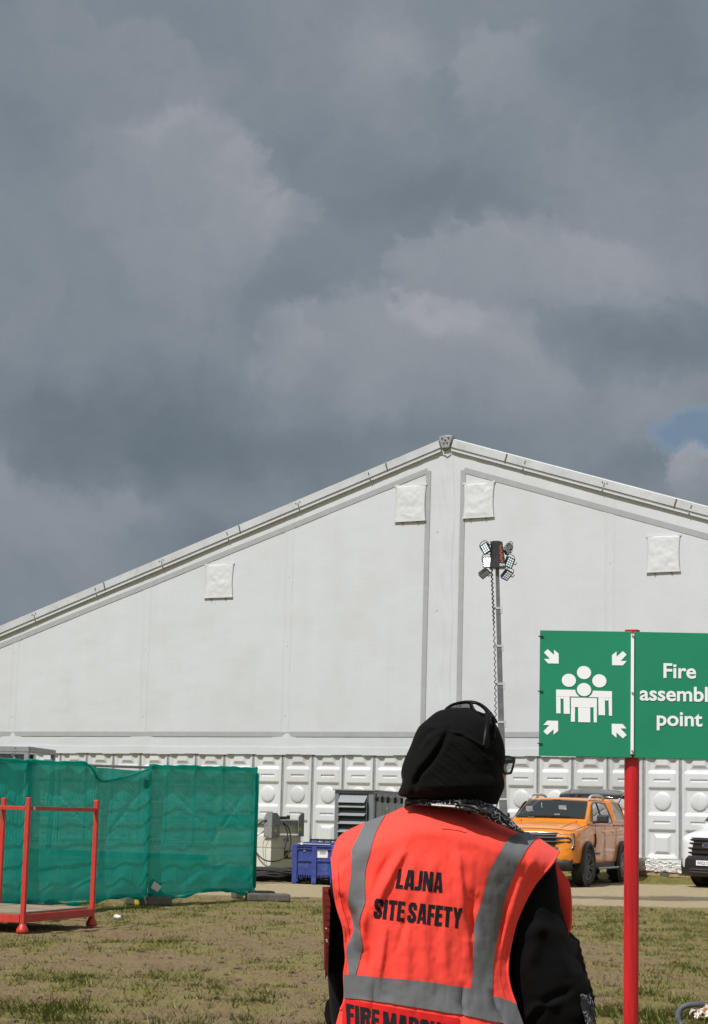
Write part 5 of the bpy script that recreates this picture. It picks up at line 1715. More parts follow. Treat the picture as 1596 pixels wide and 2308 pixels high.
tr_.tube([(0, 0, .80), (0, 0, 1.02)], [.17, .17], 14, flat=.7); tr_.build('trousers', 'trouser', mn, smooth=True)
tr_ = MB().tube([(0, 0, 1.0), (0, .01, 1.2), (0, .02, 1.38), (0, .01, 1.47)], [.17, .19, .20, .08], 14, flat=.75)
for sx in (-1, 1): tr_.tube([(sx * .17, .02, 1.40), (sx * .245, 0, 1.12), (sx * .235, -.08, 1.02)], [.085, .065, .055], 10)
tr_.build('shirt', 'shirt', mn, smooth=True)
for (x, y) in ((.108, -.05), (-.225, -.01)):
    MB().tube([(x, y + .11, .06), (x, y + .03, .065), (x - .01, y - .08, .05), (x - .015, y - .15, .035)], [.05, .055, .05, .035], 10).box((x - .005, y - .02, .012), (.09, .28, .024)).build('shoe', 'rubber', mn, smooth=True)

# ---------------- shrink-wrapped pallet goods by the wall, kerb plank, litter
for i, (px_, wd, zt2) in enumerate(((1430, .95, .40), (1500, .90, .36), (1560, .85, .34))):
    q = P(px_, 1960, 50.3 - i * .5)
    pw_ = thing('wrapped_pallet', ['flat pallet load in glinting clear shrink wrap beside the red pole', 'low pallet load in crumpled clear wrap with loose film, near the black post', 'wrapped pallet load partly hidden behind the white van'][i], 'pallet', (q[0], q[1], float(bank(q[0], q[1])) - .02), -.5, 'shrink-wrapped pallet loads along the marquee')
    m = MB()
    for y in (-.35, 0, .35): m.box((0, y, .055), (wd * 1.05, .10, .11))
    m.box((0, 0, .125), (wd * 1.05, .85, .025)); m.build('pallet', 'wood', pw_)
    r_ = random.Random(i)
    m = MB()
    for k in range(3): m.box((0, 0, .17 + k * .06), (wd * (.96 - .05 * r_.random()), .78, .05), rz=(r_.random() - .5) * .05)
    m.build('boards', 'paper' if i < 2 else 'wood', pw_)
    gxx = np.linspace(-1, 1, 40); R = []
    for zq in np.linspace(.10, zt2, 13):
        row = []
        for a in np.linspace(0, 2 * math.pi, 150)[:-1]:
            ca, sa = math.cos(a), math.sin(a)
            k = 1 / max(abs(ca), abs(sa))
            x = ca * k * wd * .53; y = sa * k * .43
            d = 1 + .17 * (fbm(a * 5 + i, zq * 16, 2.0, 3, 90 + i) - .4)
            row.append((x * d, y * d, zq + .06 * (fbm(a * 2.5, zq * 3, 2.0, 2, 95 + i) - .5)))
        R.append(row)
    top = [(p_[0] * .5, p_[1] * .5, zt2 + .02) for p_ in R[-1]]; R.append(top)
    MB().grid(np.array(R), True).build('wrap', 'wrap', pw_)
q0, q1 = G(1405, 1969), G(1575, 1973)
o = MB().bar((q0[0], 49.5, .14), (q1[0] + 3, 47.6, .14), .22, .12).build('kerb_plank', 'plank', bevel=.01)
tag(o, 'long dark plank lying on the grass in front of the wrapped pallets', 'plank')


def scrap(x, y, s, label, seed, m_='litter_white'):
    p = G(x, y); r_ = random.Random(seed); mb = MB()
    for k in range(3):
        R = np.array([[[(i - 2) * s * .25 + (r_.random() - .5) * s * .2, (j - 2) * s * .25 + (r_.random() - .5) * s * .2, .02 + r_.random() * s * .5] for j in range(5)] for i in range(5)])
        mb.grid(R)
    o = mb.build('litter', m_); o.location = (p[0], p[1], 0.0)
    tag(o, label, 'litter')


scrap(1479, 1982, .13, 'crumpled white litter on the grass strip near the pickup', 3)
cp = G(266, 2073)
cu = thing('paper_cup', 'white paper cup lying on the grass between the stillage and the netted fence', 'cup', (cp[0], cp[1], .02), .9)
cu.scale = (.75,) * 3
MB().lathe([(.0, -.055), (.027, -.055), (.042, .055), (.039, .055), (.025, -.048)], (0, 0, .02), 'Y', 18).build('cup_wall', 'litter_white', cu, smooth=True)
MB().lathe([(.043, .052), (.045, .058), (.041, .060)], (0, 0, .02), 'Y', 18).build('cup_rim', 'litter_white', cu, smooth=True)

# ---------------- hose loop and crumpled rubbish in the near right corner
hq = G(1560, 2300)
HQ = np.array([hq[0], hq[1], 0])
loop = catmull([HQ + np.array(p_) for p_ in ((-.13, -.34, .0), (-.115, -.10, .01), (-.09, .02, .06), (-.04, .03, .098), (.05, .04, .11), (.12, .05, .10), (.2, -.05, .04), (.28, -.35, .03))], 8)
o = MB().tube(loop, .0215, 10).build('hose', 'galv', smooth=True)
MT['hose_grey'] = mat('grey_rubber_hose', (0.075, 0.085, 0.09), 0.6, var=.15)
o.data.materials[0] = MT['hose_grey']
tag(o, 'grey rubber hose looping out of the grass at the near right corner', 'hose')
r_ = random.Random(9)
def m_litter():
    m, t, b = new_mat('printed_wrapper')
    oc = objc(t)
    c = ramp(t, noise_n(t, oc, 26, 4, .6, 1.5), [(.40, (.75, .72, .70)), (.47, (.60, .50, .42)), (.53, (.42, .14, .04)), (.60, (.26, .16, .08))])
    t.links.new(c, b.inputs['Base Color']); b.inputs['Roughness'].default_value = .3
    return m
MT['wrapper'] = m_litter()
mb = MB()
for k in range(5):
    R = np.array([[[(i - 4) * .024 + (r_.random() - .5) * .045 + (k - 2) * .02, (j - 4) * .028 + (r_.random() - .5) * .03, .03 + .08 * math.exp(-((i - 4) ** 2 + (j - 4) ** 2) / 12) + r_.random() * .05] for j in range(9)] for i in range(9)])
    mb.grid(R)
o = mb.build('crumpled_wrapper', 'wrapper'); o.location = tuple(HQ + np.array((.145, .08, -.03)))
tag(o, 'crumpled orange, brown and white wrapper lying beside the grey hose', 'litter')
o = MB().tube(catmull([HQ + np.array(p_) for p_ in ((.10, -.30, .03), (.14, -.12, .06), (.20, .05, .11), (.36, .12, .09), (.5, .1, .03))], 7), .030, 10).build('black_pipe', 'rubber', smooth=True)
tag(o, 'thick black pipe crossing the crumpled wrapper at the right edge', 'pipe')

# ================================================================ FIRE ASSEMBLY POINT SIGN
SY = 6.55
pb = P(1423.5, 1900, SY)
pole_top = P(1423, 1423, SY)[2]
pole = thing('sign_post', 'red painted round steel post carrying the green fire assembly point sign', 'sign post', (pb[0], SY, 0))
MB().tube([(0, 0, -.05), (0, 0, .6), (0, 0, 1.3), (0, 0, pole_top)], .0242, 28).build('tube', 'red_paint', pole, auto=40)
MB().tube([(0, 0, pole_top), (0, 0, pole_top + .004)], .0246, 28).build('cap', 'red_paint', pole)
sgn_yaw = .10
sg = thing('safety_sign', 'green and white fire assembly point sign made of two panels on the red post', 'sign', (pb[0], SY, 0), -sgn_yaw)
ztop = P(1423, 1424, SY - .035)[2]; zbot = P(1423, 1708, SY - .035)[2]
Hs = ztop - zbot; wl = .302
yf = -.042
for side in (0, 1):
    x0, x1 = ((-wl, -.002), (.002, wl))[side]
    p_ = MB().box2((x0, yf, zbot), (x1, yf + .004, ztop)).build('sign_panel', 'green_sign', sg, bevel=.0012)
    p_.rotation_euler = (0, 0, .0 if side == 0 else .045)
    if side == 0: pan_l = p_
    else: pan_r = p_
pan_l['label'] = 'left sign panel with assembly pictogram'; pan_r['label'] = 'right sign panel with lettering'
m = MB().box2((-.006, yf - .006, zbot + .012), (.004, yf - .001, ztop - .008)); jn = m.build('joint_strip', 'white_sign', sg)
m = MB()
for z in (ztop - .014, (ztop + zbot) / 2 + .005, zbot + .022): m.cyl((-.001, yf - .010, z), (-.001, yf - .006, z), .0035, 8)
m.build('rivet', 'galv', jn)
m = MB()
for z in (ztop - .02, (ztop + zbot) / 2 + .005, zbot + .04):
    m.box((-wl + .003, yf + .001, z), (.016, .012, .003))
m.build('cable_tie', 'ink', sg)
for z in (ztop - .05, zbot + .05):
    MB().box2((-.06, yf + .0045, z - .015), (.06, yf + .0165, z + .015)).build('bracket', 'galv', sg)
# pictogram: measured in 1/605 of the panel width from its top left corner
def pc(X, Y, d):
    u = (X - 463 + .018 * (Y - 205)) / 605 * wl; v_ = (Y - 205) / 878 * Hs
    return (-wl + u, yf - d, ztop - v_)
fnp = lambda u, v_, d: pc(u, v_, d)
m = MB()
def flat(poly):
    n = len(poly); m.add([pc(X, Y, .0015) for X, Y in poly], [tuple(range(n))])
for (cx, cy) in ((747, 498), (648, 554), (846, 554), (746, 617)): flat([(cx + 46 * math.cos(a), cy + 46 * math.sin(a)) for a in np.linspace(0, 2 * math.pi, 33)[:-1]])
# figures, cut into simple pieces
arc = [(746 + 58 * math.cos(a), 617 + 58 * math.sin(a)) for a in np.radians([168, 155, 140, 125])]
flat([(564, 620), (690, 620)] + arc + [(714, 667), (564, 667)])
flat([(564, 668), (592, 668), (592, 786), (564, 786)]); flat([(593, 668), (611, 668), (611, 684), (593, 684)]); flat([(612, 668), (652, 668), (652, 788), (612, 788)])
arc2 = [(746 + 58 * math.cos(a), 617 + 58 * math.sin(a)) for a in np.radians([55, 40, 25, 12])]
flat([(778, 669)] + arc2 + [(803, 623), (927, 625), (926, 669)])
flat([(838, 670), (880, 670), (880, 793), (838, 792)]); flat([(881, 670), (903, 670), (903, 690), (881, 690)]); flat([(904, 670), (926, 670), (925, 796), (905, 795)])
flat([(660, 674), (829, 675), (828, 740), (660, 740)])
flat([(660, 741), (686, 741), (684, 842), (658, 842)]); flat([(706, 741), (785, 741), (784, 844), (706, 844)]); flat([(806, 741), (828, 741), (826, 844), (806, 844)])
m.build('people_pictogram', 'white_sign', pan_l)
AR = [(-96, -76), (-71, -100), (-30, -60), (-30, -97), (0, -70), (0, 0), (-70, 0), (-96, -31), (-57, -31)]
for (cx, cy, sx, sy) in ((583, 438, 1, 1), (930, 443, -1, 1), (575, 838, 1, -1), (922, 851, -1, -1)):
    m = MB(); pts = [(cx + sx * a, cy + sy * b_) for a, b_ in AR]
    # split at the concave shaft so each piece stays convex
    P_ = [pc(X, Y, .0015) for X, Y in pts]
    m.add(P_, [(0, 1, 2, 8), (2, 3, 4, 5), (5, 6, 7, 8), (2, 5, 8)])
    m.build('arrow', 'white_sign', pan_l)
# lettering on the right panel
def rp(body, cx, base, size):
    vs, fs = text_polys(body, size, .0014, 1.06)
    k = wl / 605
    MB().add([(-.008 + u + (cx - 1080) * k, yf - .0018, ztop - (base - 213) / 878 * Hs + v_) for u, v_ in vs], fs).build('lettering', 'white_sign', pan_r)
rp('Fire', 1394, 530, .0665); rp('assembly', 1392, 690, .0665); rp('point', 1392, 862, .0665)

# ================================================================ SAFETY STEWARD (seen from behind)
PY = 4.5
PO = np.array([P(1010, 1900, PY)[0], PY, 0.0])


def pz(pts, X0, Y0, k):
    return [(X0 + a * k, Y0 + b * k) for a, b in pts]


Z4 = lambda pts: pz(pts, 676.06, 1521.1, .45889)      # tracing frames used to take measurements
Z6 = lambda pts: pz(pts, 704.2, 1915.5, .22944)
ZH = lambda pts: pz(pts, 845.07, 1549.3, .22945)


def interp_y(tr):
    t = sorted(tr, key=lambda p: p[1]); ys = np.array([p[1] for p in t]); xs = np.array([p[0] for p in t])
    return lambda y: np.interp(y, ys, xs)


def seg_fold(x, y, line, w, amp, skew=0.0, taper=True):
    """ridge of cloth along a polyline; skew makes one flank steeper"""
    x = np.asarray(x, float); y = np.asarray(y, float)
    best = np.full(x.shape, 1e9); sgn = np.zeros(x.shape); tt = np.zeros(x.shape)
    L = [math.dist(line[i], line[i + 1]) for i in range(len(line) - 1)]; T = sum(L); acc_ = 0
    for i in range(len(line) - 1):
        (x0, y0), (x1, y1) = line[i], line[i + 1]
        dx, dy = x1 - x0, y1 - y0; q = dx * dx + dy * dy
        t = np.clip(((x - x0) * dx + (y - y0) * dy) / q, 0, 1)
        ex, ey = x - x0 - t * dx, y - y0 - t * dy
        d = np.hypot(ex, ey); s = np.sign(dx * ey - dy * ex)
        m_ = d < best
        best = np.where(m_, d, best); sgn = np.where(m_, s, sgn); tt = np.where(m_, (acc_ + t * L[i]) / T, tt)
        acc_ += L[i]
    ww = w * (1 + skew * sgn)
    tp = np.sin(np.pi * np.clip(tt * .9 + .08, 0, 1)) ** .6 if taper else 1
    return amp * np.exp(-(best / ww) ** 2) * tp


# ---- vest outline (photo units; one unit is about a millimetre on her back)
shoulder = [(748.5, 1934), (749, 1925), (756, 1902), (768, 1883.5), (795, 1867), (823, 1855), (869, 1838), (896, 1826), (915, 1817.5), (926, 1813), (970, 1811), (1025, 1817), (1066, 1830), (1112, 1848), (1158, 1868), (1176, 1874), (1208, 1886), (1240, 1907), (1259, 1920)]
left_e = [(748.5, 1934), (752, 1971), (754, 2003), (761, 2044), (775, 2090), (779, 2131), (781, 2163), (777, 2196), (778, 2251), (768, 2278), (759, 2308), (748, 2360), (740, 2420)]
right_e = [(1259, 1920), (1245, 1945), (1227, 1966), (1204, 1994), (1181, 2035), (1162, 2081), (1151, 2127), (1145, 2163), (1145, 2200), (1151, 2232), (1162, 2264), (1178, 2308), (1192, 2360), (1200, 2420)]
xl = interp_y(left_e); xr = interp_y(right_e)
_sx = np.array([p[0] for p in shoulder]); _sy = np.array([p[1] for p in shoulder])
ytop = lambda x: np.interp(x, _sx[1:], _sy[1:])

FOLDS = [  # line, width, height (m), skew
    (Z6([(900, 20), (800, 190), (680, 430), (620, 600)]), 11, .010, .3), (Z6([(760, 60), (660, 260), (600, 470)]), 9, -.006, 0),
    (Z6([(380, 40), (300, 120), (230, 230)]), 12, -.012, .3), (Z6([(230, 60), (225, 300), (280, 600), (350, 900)]), 9, .006, 0),
    (Z6([(300, 480), (400, 640), (430, 770), (360, 900)]), 12, -.014, .2), (Z6([(520, 560), (470, 800), (500, 1000)]), 12, .010, 0),
    (Z6([(1440, 60), (1470, 420), (1520, 800), (1545, 1150)]), 9, .007, .4), (Z6([(1590, 480), (1560, 620), (1580, 900)]), 13, -.010, .3),
    (Z6([(720, 760), (690, 1000), (650, 1240), (625, 1480)]), 9, .007, .3), (Z6([(880, 780), (930, 1000), (940, 1280)]), 12, .005, 0),
    (Z6([(1080, 760), (1110, 1000), (1130, 1280)]), 13, .005, 0), (Z6([(1290, 800), (1300, 1100), (1330, 1330)]), 12, .005, 0),
    (Z6([(930, 640), (880, 820), (840, 1000)]), 8, -.004, 0), (Z6([(640, 1200), (620, 1400), (600, 1640)]), 7, -.007, .4),
    (Z6([(1480, 1350), (1460, 1500), (1480, 1650)]), 8, -.006, .2), (Z6([(560, 800), (590, 1000), (540, 1250)]), 9, -.005, 0),
    (Z6([(1180, 150), (1150, 330), (1080, 560)]), 14, .004, 0), (Z6([(980, 60), (960, 300), (900, 520)]), 12, .004, 0),
    (Z4([(1085, 1010), (1060, 1100), (1020, 1250), (1000, 1400)]), 8, .006, .3), (Z4([(1010, 1120), (990, 1200), (975, 1330)]), 7, -.008, .2),
    (Z4([(1150, 900), (1080, 1040), (1030, 1200)]), 8, .004, 0), (Z4([(940, 1560), (960, 1640), (1000, 1714)]), 7, -.008, .2)]


def backY(x, y, folds=True):
    """how far from the camera the back of the vest lies, at photo position x, y"""
    x = np.asarray(x, float); y = np.asarray(y, float)
    a = np.where(y < 1934, 749, xl(y)); b = np.where(y < 1920, 1259, xr(y))
    s = np.clip(2 * (x - a) / (b - a) - 1, -1, 1)
    low = sstep(1980, 2250, y)
    Y = 4.405 + .085 * np.abs(s) ** 2.4 + .02 * low * (1 - np.abs(s) ** 2)
    top = np.clip((y - ytop(x)) / 75.0, 0, 1)
    Y = Y + .115 * (1 - top) ** 2.2
    if folds:
        D = np.zeros_like(Y)
        for ln, w, am, sk in FOLDS: D = D + seg_fold(x, y, ln, w, am, sk)
        D = D + .004 * (fbm(x, y, .02, 3, 5) - .5) + .0025 * (fbm(x * 2.2, y * .6, .03, 3, 6) - .5)
        Y = Y - D * sstep(0, .35, top) * 1.5
    return Y


def at_back(x, y, off=0.0, folds=True):
    Y = backY(x, y, folds)
    fx_ = (backY(x + 2, y, folds) - backY(x - 2, y, folds)) / .004; fz_ = -(backY(x, y + 2, folds) - backY(x, y - 2, folds)) / .004
    n_ = np.stack([fx_, -np.ones_like(fx_), fz_], -1); n_ /= np.linalg.norm(n_, axis=-1)[..., None]
    return PA(x, y, Y) - PO + n_ * (off + .0012)


def resample(tr, n):
    tr = np.array(tr, float); d = np.r_[0, np.cumsum(np.hypot(*np.diff(tr, axis=0).T))]
    q = np.linspace(0, d[-1], n)
    return np.stack([np.interp(q, d, tr[:, 0]), np.interp(q, d, tr[:, 1])], -1)


def smooth_tr(tr, n=10): return [tuple(p) for p in catmull(tr, n)]


NU, NV = 150, 170
Tt = resample(smooth_tr(shoulder[0:1] + shoulder[1:]), NU); Bb = resample([(740, 2420), (1200, 2420)], NU)
Ll = resample(smooth_tr(left_e), NV); Rr = resample(smooth_tr(right_e), NV)
u_ = np.linspace(0, 1, NU)[None, :, None]; v_ = np.linspace(0, 1, NV)[:, None, None]
coons = (1 - v_) * Tt[None] + v_ * Bb[None] + (1 - u_) * Ll[:, None] + u_ * Rr[:, None] - ((1 - v_) * (1 - u_) * Tt[0] + (1 - v_) * u_ * Tt[-1] + v_ * (1 - u_) * Bb[0] + v_ * u_ * Bb[-1])

person = skin_body('person',
                   [(0, .12, .95), (0, .11, 1.12), (0, .10, 1.29), (.03, .10, 1.38), (.05, .12, 1.46), (.055, .13, 1.52), (.05, .12, 1.585),
                    (-.17, .10, 1.30), (-.215, .10, 1.10), (-.20, .30, 1.02), (-.15, .38, 1.02), (.16, .10, 1.29), (.235, .10, 1.05), (.22, .32, 1.0), (.14, .40, 1.01),
                    (-.09, .12, .90), (-.10, .13, .50), (-.10, .12, .09), (-.11, .25, .04), (.09, .12, .90), (.10, .13, .50), (.10, .12, .09), (.11, .25, .04)],
                   [(0, 1), (1, 2), (2, 3), (3, 4), (4, 5), (5, 6), (2, 7), (7, 8), (8, 9), (9, 10), (2, 11), (11, 12), (12, 13), (13, 14), (0, 15), (15, 16), (16, 17), (17, 18), (0, 19), (19, 20), (20, 21), (21, 22)],
                   [.12, .11, .11, .05, .055, .075, .06, .055, .042, .032, .026, .055, .042, .032, .026, .08, .055, .04, .03, .08, .055, .04, .03], 0, 'skin')
person.location = tuple(PO)
tag(person, 'woman steward in black headscarf and orange-red vest, seen from behind in the foreground', 'person')


def hand(c, d, up, sgn_, nm='hand'):
    """palm, four fingers and a thumb, half closed"""
    d = Vector(d).normalized(); up = Vector(up).normalized(); s = d.cross(up).normalized() * sgn_
    c = Vector(c); pts = [c, c + d * .045, c + d * .085]; ed = [(0, 1), (1, 2)]; rd = [(.022, .016), (.034, .017), (.036, .014)]
    for k, (o_, ln) in enumerate(((-.028, .062), (-.009, .072), (.010, .068), (.028, .052))):
        b_ = c + d * .082 + s * o_
        q = len(pts)
        p1 = b_ + d * ln * .5 - up * .008; p2 = p1 + d * ln * .35 - up * ln * .35; p3 = p2 + d * ln * .05 - up * ln * .40
        pts += [b_, p1, p2, p3]; ed += [(2, q), (q, q + 1), (q + 1, q + 2), (q + 2, q + 3)]; rd += [.0095, .009, .0082, .007]
    q = len(pts); t0 = c + d * .03 - s * .03
    pts += [t0, t0 + d * .03 - s * .022 - up * .012, t0 + d * .058 - s * .018 - up * .03]; ed += [(1, q), (q, q + 1), (q + 1, q + 2)]; rd += [.012, .010, .008]
    o = skin_body(nm, [tuple(p) for p in pts], ed, rd, 1, 'skin')
    o.parent = person
    return o


hand((-.15, .385, 1.02), (.75, .6, .05), (0, .15, 1), 1); hand((.14, .405, 1.01), (-.8, .5, .05), (0, .15, 1), -1)

# ---- vest
vb = MB(); BK = PA(coons[..., 0], coons[..., 1], backY(coons[..., 0], coons[..., 1])) - PO
vb.grid(BK)
vest = vb.build('vest', 'vest', person, smooth=True, solid=.003)
# front half: falls from the same shoulder line, open at the armholes
right_f = [(1259, 1920), (1254, 1934), (1259, 1955), (1272, 1972), (1284, 1991), (1288.5, 2026), (1289, 2062), (1285, 2098), (1262, 2130), (1215, 2160), (1165, 2210), (1158, 2290), (1185, 2420)]
left_f = [(748.5, 1934), (762, 2000), (770, 2060), (782, 2110), (790, 2170), (785, 2250), (770, 2330), (750, 2420)]
NV2 = 60
Lf = resample(smooth_tr(left_f), NV2); Rf = resample(smooth_tr(right_f), NV2); Bf = resample([(750, 2420), (1185, 2420)], NU)
v2 = np.linspace(0, 1, NV2)[:, None, None]
co = (1 - v2) * Tt[None] + v2 * Bf[None] + (1 - u_) * Lf[:, None] + u_ * Rf[:, None] - ((1 - v2) * (1 - u_) * Tt[0] + (1 - v2) * u_ * Tt[-1] + v2 * (1 - u_) * Bf[0] + v2 * u_ * Bf[-1])
ysh = backY(Tt[:, 0], Tt[:, 1])[None, :]
sq = (2 * np.linspace(0, 1, NU) - 1)[None, :]
vv2 = np.linspace(0, 1, NV2)[:, None]
yf_ = ysh + (4.70 - .10 * np.abs(sq) ** 2.5 - ysh) * np.clip(1 - (1 - np.clip(vv2 / .30, 0, 1)) ** 2, 0, 1)
# the armhole edge of the front panel flares out past the sleeve
yf_ = yf_ + .02 * np.sin(vv2 * 14) * sstep(.8, 1.0, sq)
fr = MB().grid(PA(co[..., 0], co[..., 1], yf_) - PO)
fr.build('vest_front', 'vest', vest, smooth=True, solid=.003)
# side gussets below the armholes
gs = MB()
for edge, fedge, i0 in ((Ll, Lf, 95), (Rr, Rf, 118)):
    A1 = edge[i0:]; n = len(A1)
    B1 = np.stack([np.interp(A1[:, 1], fedge[:, 1], fedge[:, 0]), A1[:, 1]], -1)
    ya = backY(A1[:, 0], A1[:, 1])
    R = []
    for k in range(5):
        t = k / 4
        bow = math.sin(math.pi * t) * (8 if fedge is Lf else 3)
        R.append(PA(A1[:, 0] + (B1[:, 0] - A1[:, 0]) * t - bow, A1[:, 1], ya + (4.60 - ya) * t) - PO)
    gs.grid(np.array(R))
gs.build('side_gusset', 'vest', vest, smooth=True)
# bound armhole edges
def piping(edge, i0, i1, r=.0035):
    e_ = edge[i0:i1]
    p_ = PA(e_[:, 0], e_[:, 1], backY(e_[:, 0], e_[:, 1]) - .002) - PO
    MB().tube([tuple(q) for q in p_], r, 6).build('armhole_binding', 'vest', vest, smooth=True)
piping(Rr, 0, 120); piping(Ll, 0, 120)
# hem stitching a finger's width inside the armholes
def stitch(edge, off, i0, i1):
    e_ = edge[i0:i1].copy(); e_[:, 0] += off
    p_ = PA(e_[:, 0], e_[:, 1], backY(e_[:, 0], e_[:, 1]) - .0018) - PO
    MB().tube([tuple(q) for q in p_], .0009, 4).build('stitch_line', 'patch', vest)
stitch(Rr, -17, 6, 120); stitch(Ll, 11, 6, 120)


def strip(Lt, Rt, name, m_, off=.0022, nu=14, nv=90, parent=None):
    A1 = resample(smooth_tr(Lt, 6), nv); B1 = resample(smooth_tr(Rt, 6), nv)
    u3 = np.linspace(0, 1, nu)[None, :, None]
    Q = A1[:, None] * (1 - u3) + B1[:, None] * u3
    return MB().grid(at_back(Q[..., 0], Q[..., 1], off)).build(name, m_, parent or vest, smooth=True)


LS_L = Z4([(322, 730), (290, 800), (264, 850), (258, 900), (255, 980), (245, 1050), (243, 1110), (255, 1190), (268, 1245), (262, 1280), (242, 1320), (233, 1350), (240, 1420), (245, 1478)])
LS_R = Z4([(424, 692), (385, 760), (360, 830), (340, 900), (326, 960), (322, 1040), (325, 1110), (305, 1180), (300, 1220), (304, 1290), (310, 1340), (298, 1400), (288, 1440), (277, 1478)])
RS_L = Z4([(1083, 770), (1012, 820), (970, 890), (930, 960), (910, 1030), (890, 1110), (868, 1190), (855, 1270), (848, 1350), (845, 1450), (840, 1545)])
RS_R = Z4([(1163, 799), (1112, 860), (1070, 930), (1040, 1000), (1012, 1070), (1000, 1120), (985, 1190), (970, 1270), (955, 1350), (945, 1440), (940, 1575)])
strip(LS_L, LS_R, 'reflective_strip', 'reflect'); strip(RS_L, RS_R, 'reflective_strip', 'reflect')
BT = [(777.5, 2196)] + Z4([(330, 1479), (420, 1487), (620, 1505), (840, 1540), (940, 1572), (1010, 1598)]) + [(1161, 2263)]
BB_ = [(778, 2249)] + Z4([(330, 1598), (420, 1609), (620, 1640), (840, 1679), (940, 1702), (1010, 1722)]) + [(1186, 2336)]
A1 = resample(smooth_tr(BT, 8), 130); B1 = resample(smooth_tr(BB_, 8), 130)
Q = A1[None] * (1 - np.linspace(0, 1, 16)[:, None, None]) + B1[None] * np.linspace(0, 1, 16)[:, None, None]
MB().grid(at_back(Q[..., 0], Q[..., 1], .0036)).build('reflective_band', 'reflect', vest, smooth=True)

# ---- printed words
def stroke(path, w):
    out = []
    for a, b_ in zip(path[:-1], path[1:]):
        dx, dy = b_[0] - a[0], b_[1] - a[1]; L = math.hypot(dx, dy); px_, py_ = -dy / L * w / 2, dx / L * w / 2
        ex, ey = dx / L * w * .22, dy / L * w * .22
        out.append([(a[0] - ex + px_, a[1] - ey + py_), (a[0] - ex - px_, a[1] - ey - py_), (b_[0] + ex - px_, b_[1] + ey - py_), (b_[0] + ex + px_, b_[1] + ey + py_)])
    return out


def rc(a, b_, c, d): return [(a, b_), (c, b_), (c, d), (a, d)]


GLY = {
    'L': (4.5, [rc(0, 0, 2.2, 10), rc(2.2, 0, 4.4, 2.0)]), 'I': (2.5, [rc(0, 0, 2.2, 10)]), 'T': (5.2, [rc(0, 8, 5.1, 10), rc(1.45, 0, 3.65, 8)]),
    'E': (4.6, [rc(0, 0, 2.2, 10), rc(2.2, 8.1, 4.4, 10), rc(2.2, 4.3, 4.1, 6), rc(2.2, 0, 4.4, 1.9)]), 'F': (4.4, [rc(0, 0, 2.2, 10), rc(2.2, 8.1, 4.3, 10), rc(2.2, 4.1, 4.0, 5.9)]),
    'A': (5.7, [[(0, 0), (2.1, 0), (2.85, 7.6), (2.85, 10), (1.35, 10)], [(5.7, 0), (3.6, 0), (2.85, 7.6), (2.85, 10), (4.35, 10)], [(2.2, 1.7), (3.5, 1.7), (3.35, 3.4), (2.35, 3.4)]]),
    'N': (5.7, [rc(0, 0, 2.0, 10), rc(3.5, 0, 5.5, 10), [(.3, 10), (2.1, 10), (5.2, 0), (3.4, 0)]]),
    'J': (4.5, [rc(2.1, 1.2, 4.3, 10), [(0, 0), (3.4, 0), (4.3, 1.2), (4.3, 2.4), (2.1, 2.4), (1.6, 1.9), (0, 1.9)]]),
    'S': (5.4, stroke([(4.15, 6.9), (4.15, 8.2), (3.55, 8.95), (1.65, 8.95), (1.05, 8.2), (1.05, 6.7), (1.6, 5.7), (3.6, 4.2), (4.15, 3.2), (4.15, 1.8), (3.55, 1.05), (1.65, 1.05), (1.05, 1.8), (1.05, 3.2)], 2.1)),
    'Y': (5.9, [[(0, 10), (2.2, 10), (3.6, 5.2), (3.95, 4), (1.85, 4)], [(5.8, 10), (3.6, 10), (2.4, 5.2), (1.85, 4), (3.95, 4)], rc(1.85, 0, 3.95, 4)]),
    'R': (5.4, [rc(0, 0, 2.1, 10)] + stroke([(2, 9), (3.5, 9), (4.15, 8.3), (4.15, 6.3), (3.5, 5.4), (2, 5.4)], 2.0) + [[(2.4, 5.2), (4.3, 5.2), (5.3, 0), (3.2, 0)]]),
    'M': (7.3, [rc(0, 0, 1.9, 10), rc(5.1, 0, 7, 10), [(.2, 10), (2.4, 10), (4.2, 1.6), (2.9, 1.6)], [(6.8, 10), (4.6, 10), (2.8, 1.6), (4.1, 1.6)]]),
    'H': (5.6, [rc(0, 0, 2.1, 10), rc(3.3, 0, 5.4, 10), rc(2.1, 4.1, 3.3, 6)]), ' ': (1.1, [])}


def vest_words(text, TL, TR, BL_, BR, name, off=.0012):
    W_ = sum(GLY[c][0] + .35 for c in text) - .35
    bm = bmesh.new(); x = 0
    for c in text:
        for poly in GLY[c][1]:
            vs = [bm.verts.new((x + a, b_, 0)) for a, b_ in poly]
            bm.faces.new(vs)
        x += GLY[c][0] + .35
    bmesh.ops.triangulate(bm, faces=bm.faces)
    for _ in range(3):
        bmesh.ops.subdivide_edges(bm, edges=[e for e in bm.edges if e.calc_length() > .9], cuts=1)
        bmesh.ops.triangulate(bm, faces=[f for f in bm.faces if len(f.verts) > 3])
    bm.verts.index_update()
    X = np.array([v.co.x for v in bm.verts]) / W_; Yq = np.array([v.co.y for v in bm.verts]) / 10
    fs = [tuple(v.index for v in f.verts) for f in bm.faces]; bm.free()
    TL, TR, BL_, BR = map(np.array, (TL, TR, BL_, BR))
    Q = ((BL_ * (1 - X)[:, None] + BR * X[:, None]) * (1 - Yq)[:, None] + (TL * (1 - X)[:, None] + TR * X[:, None]) * Yq[:, None])
    pts = at_back(Q[:, 0], Q[:, 1], off)
    return MB().add(pts, fs).build(name, 'print_ink', vest)


def zq(*p): return Z6(list(p))


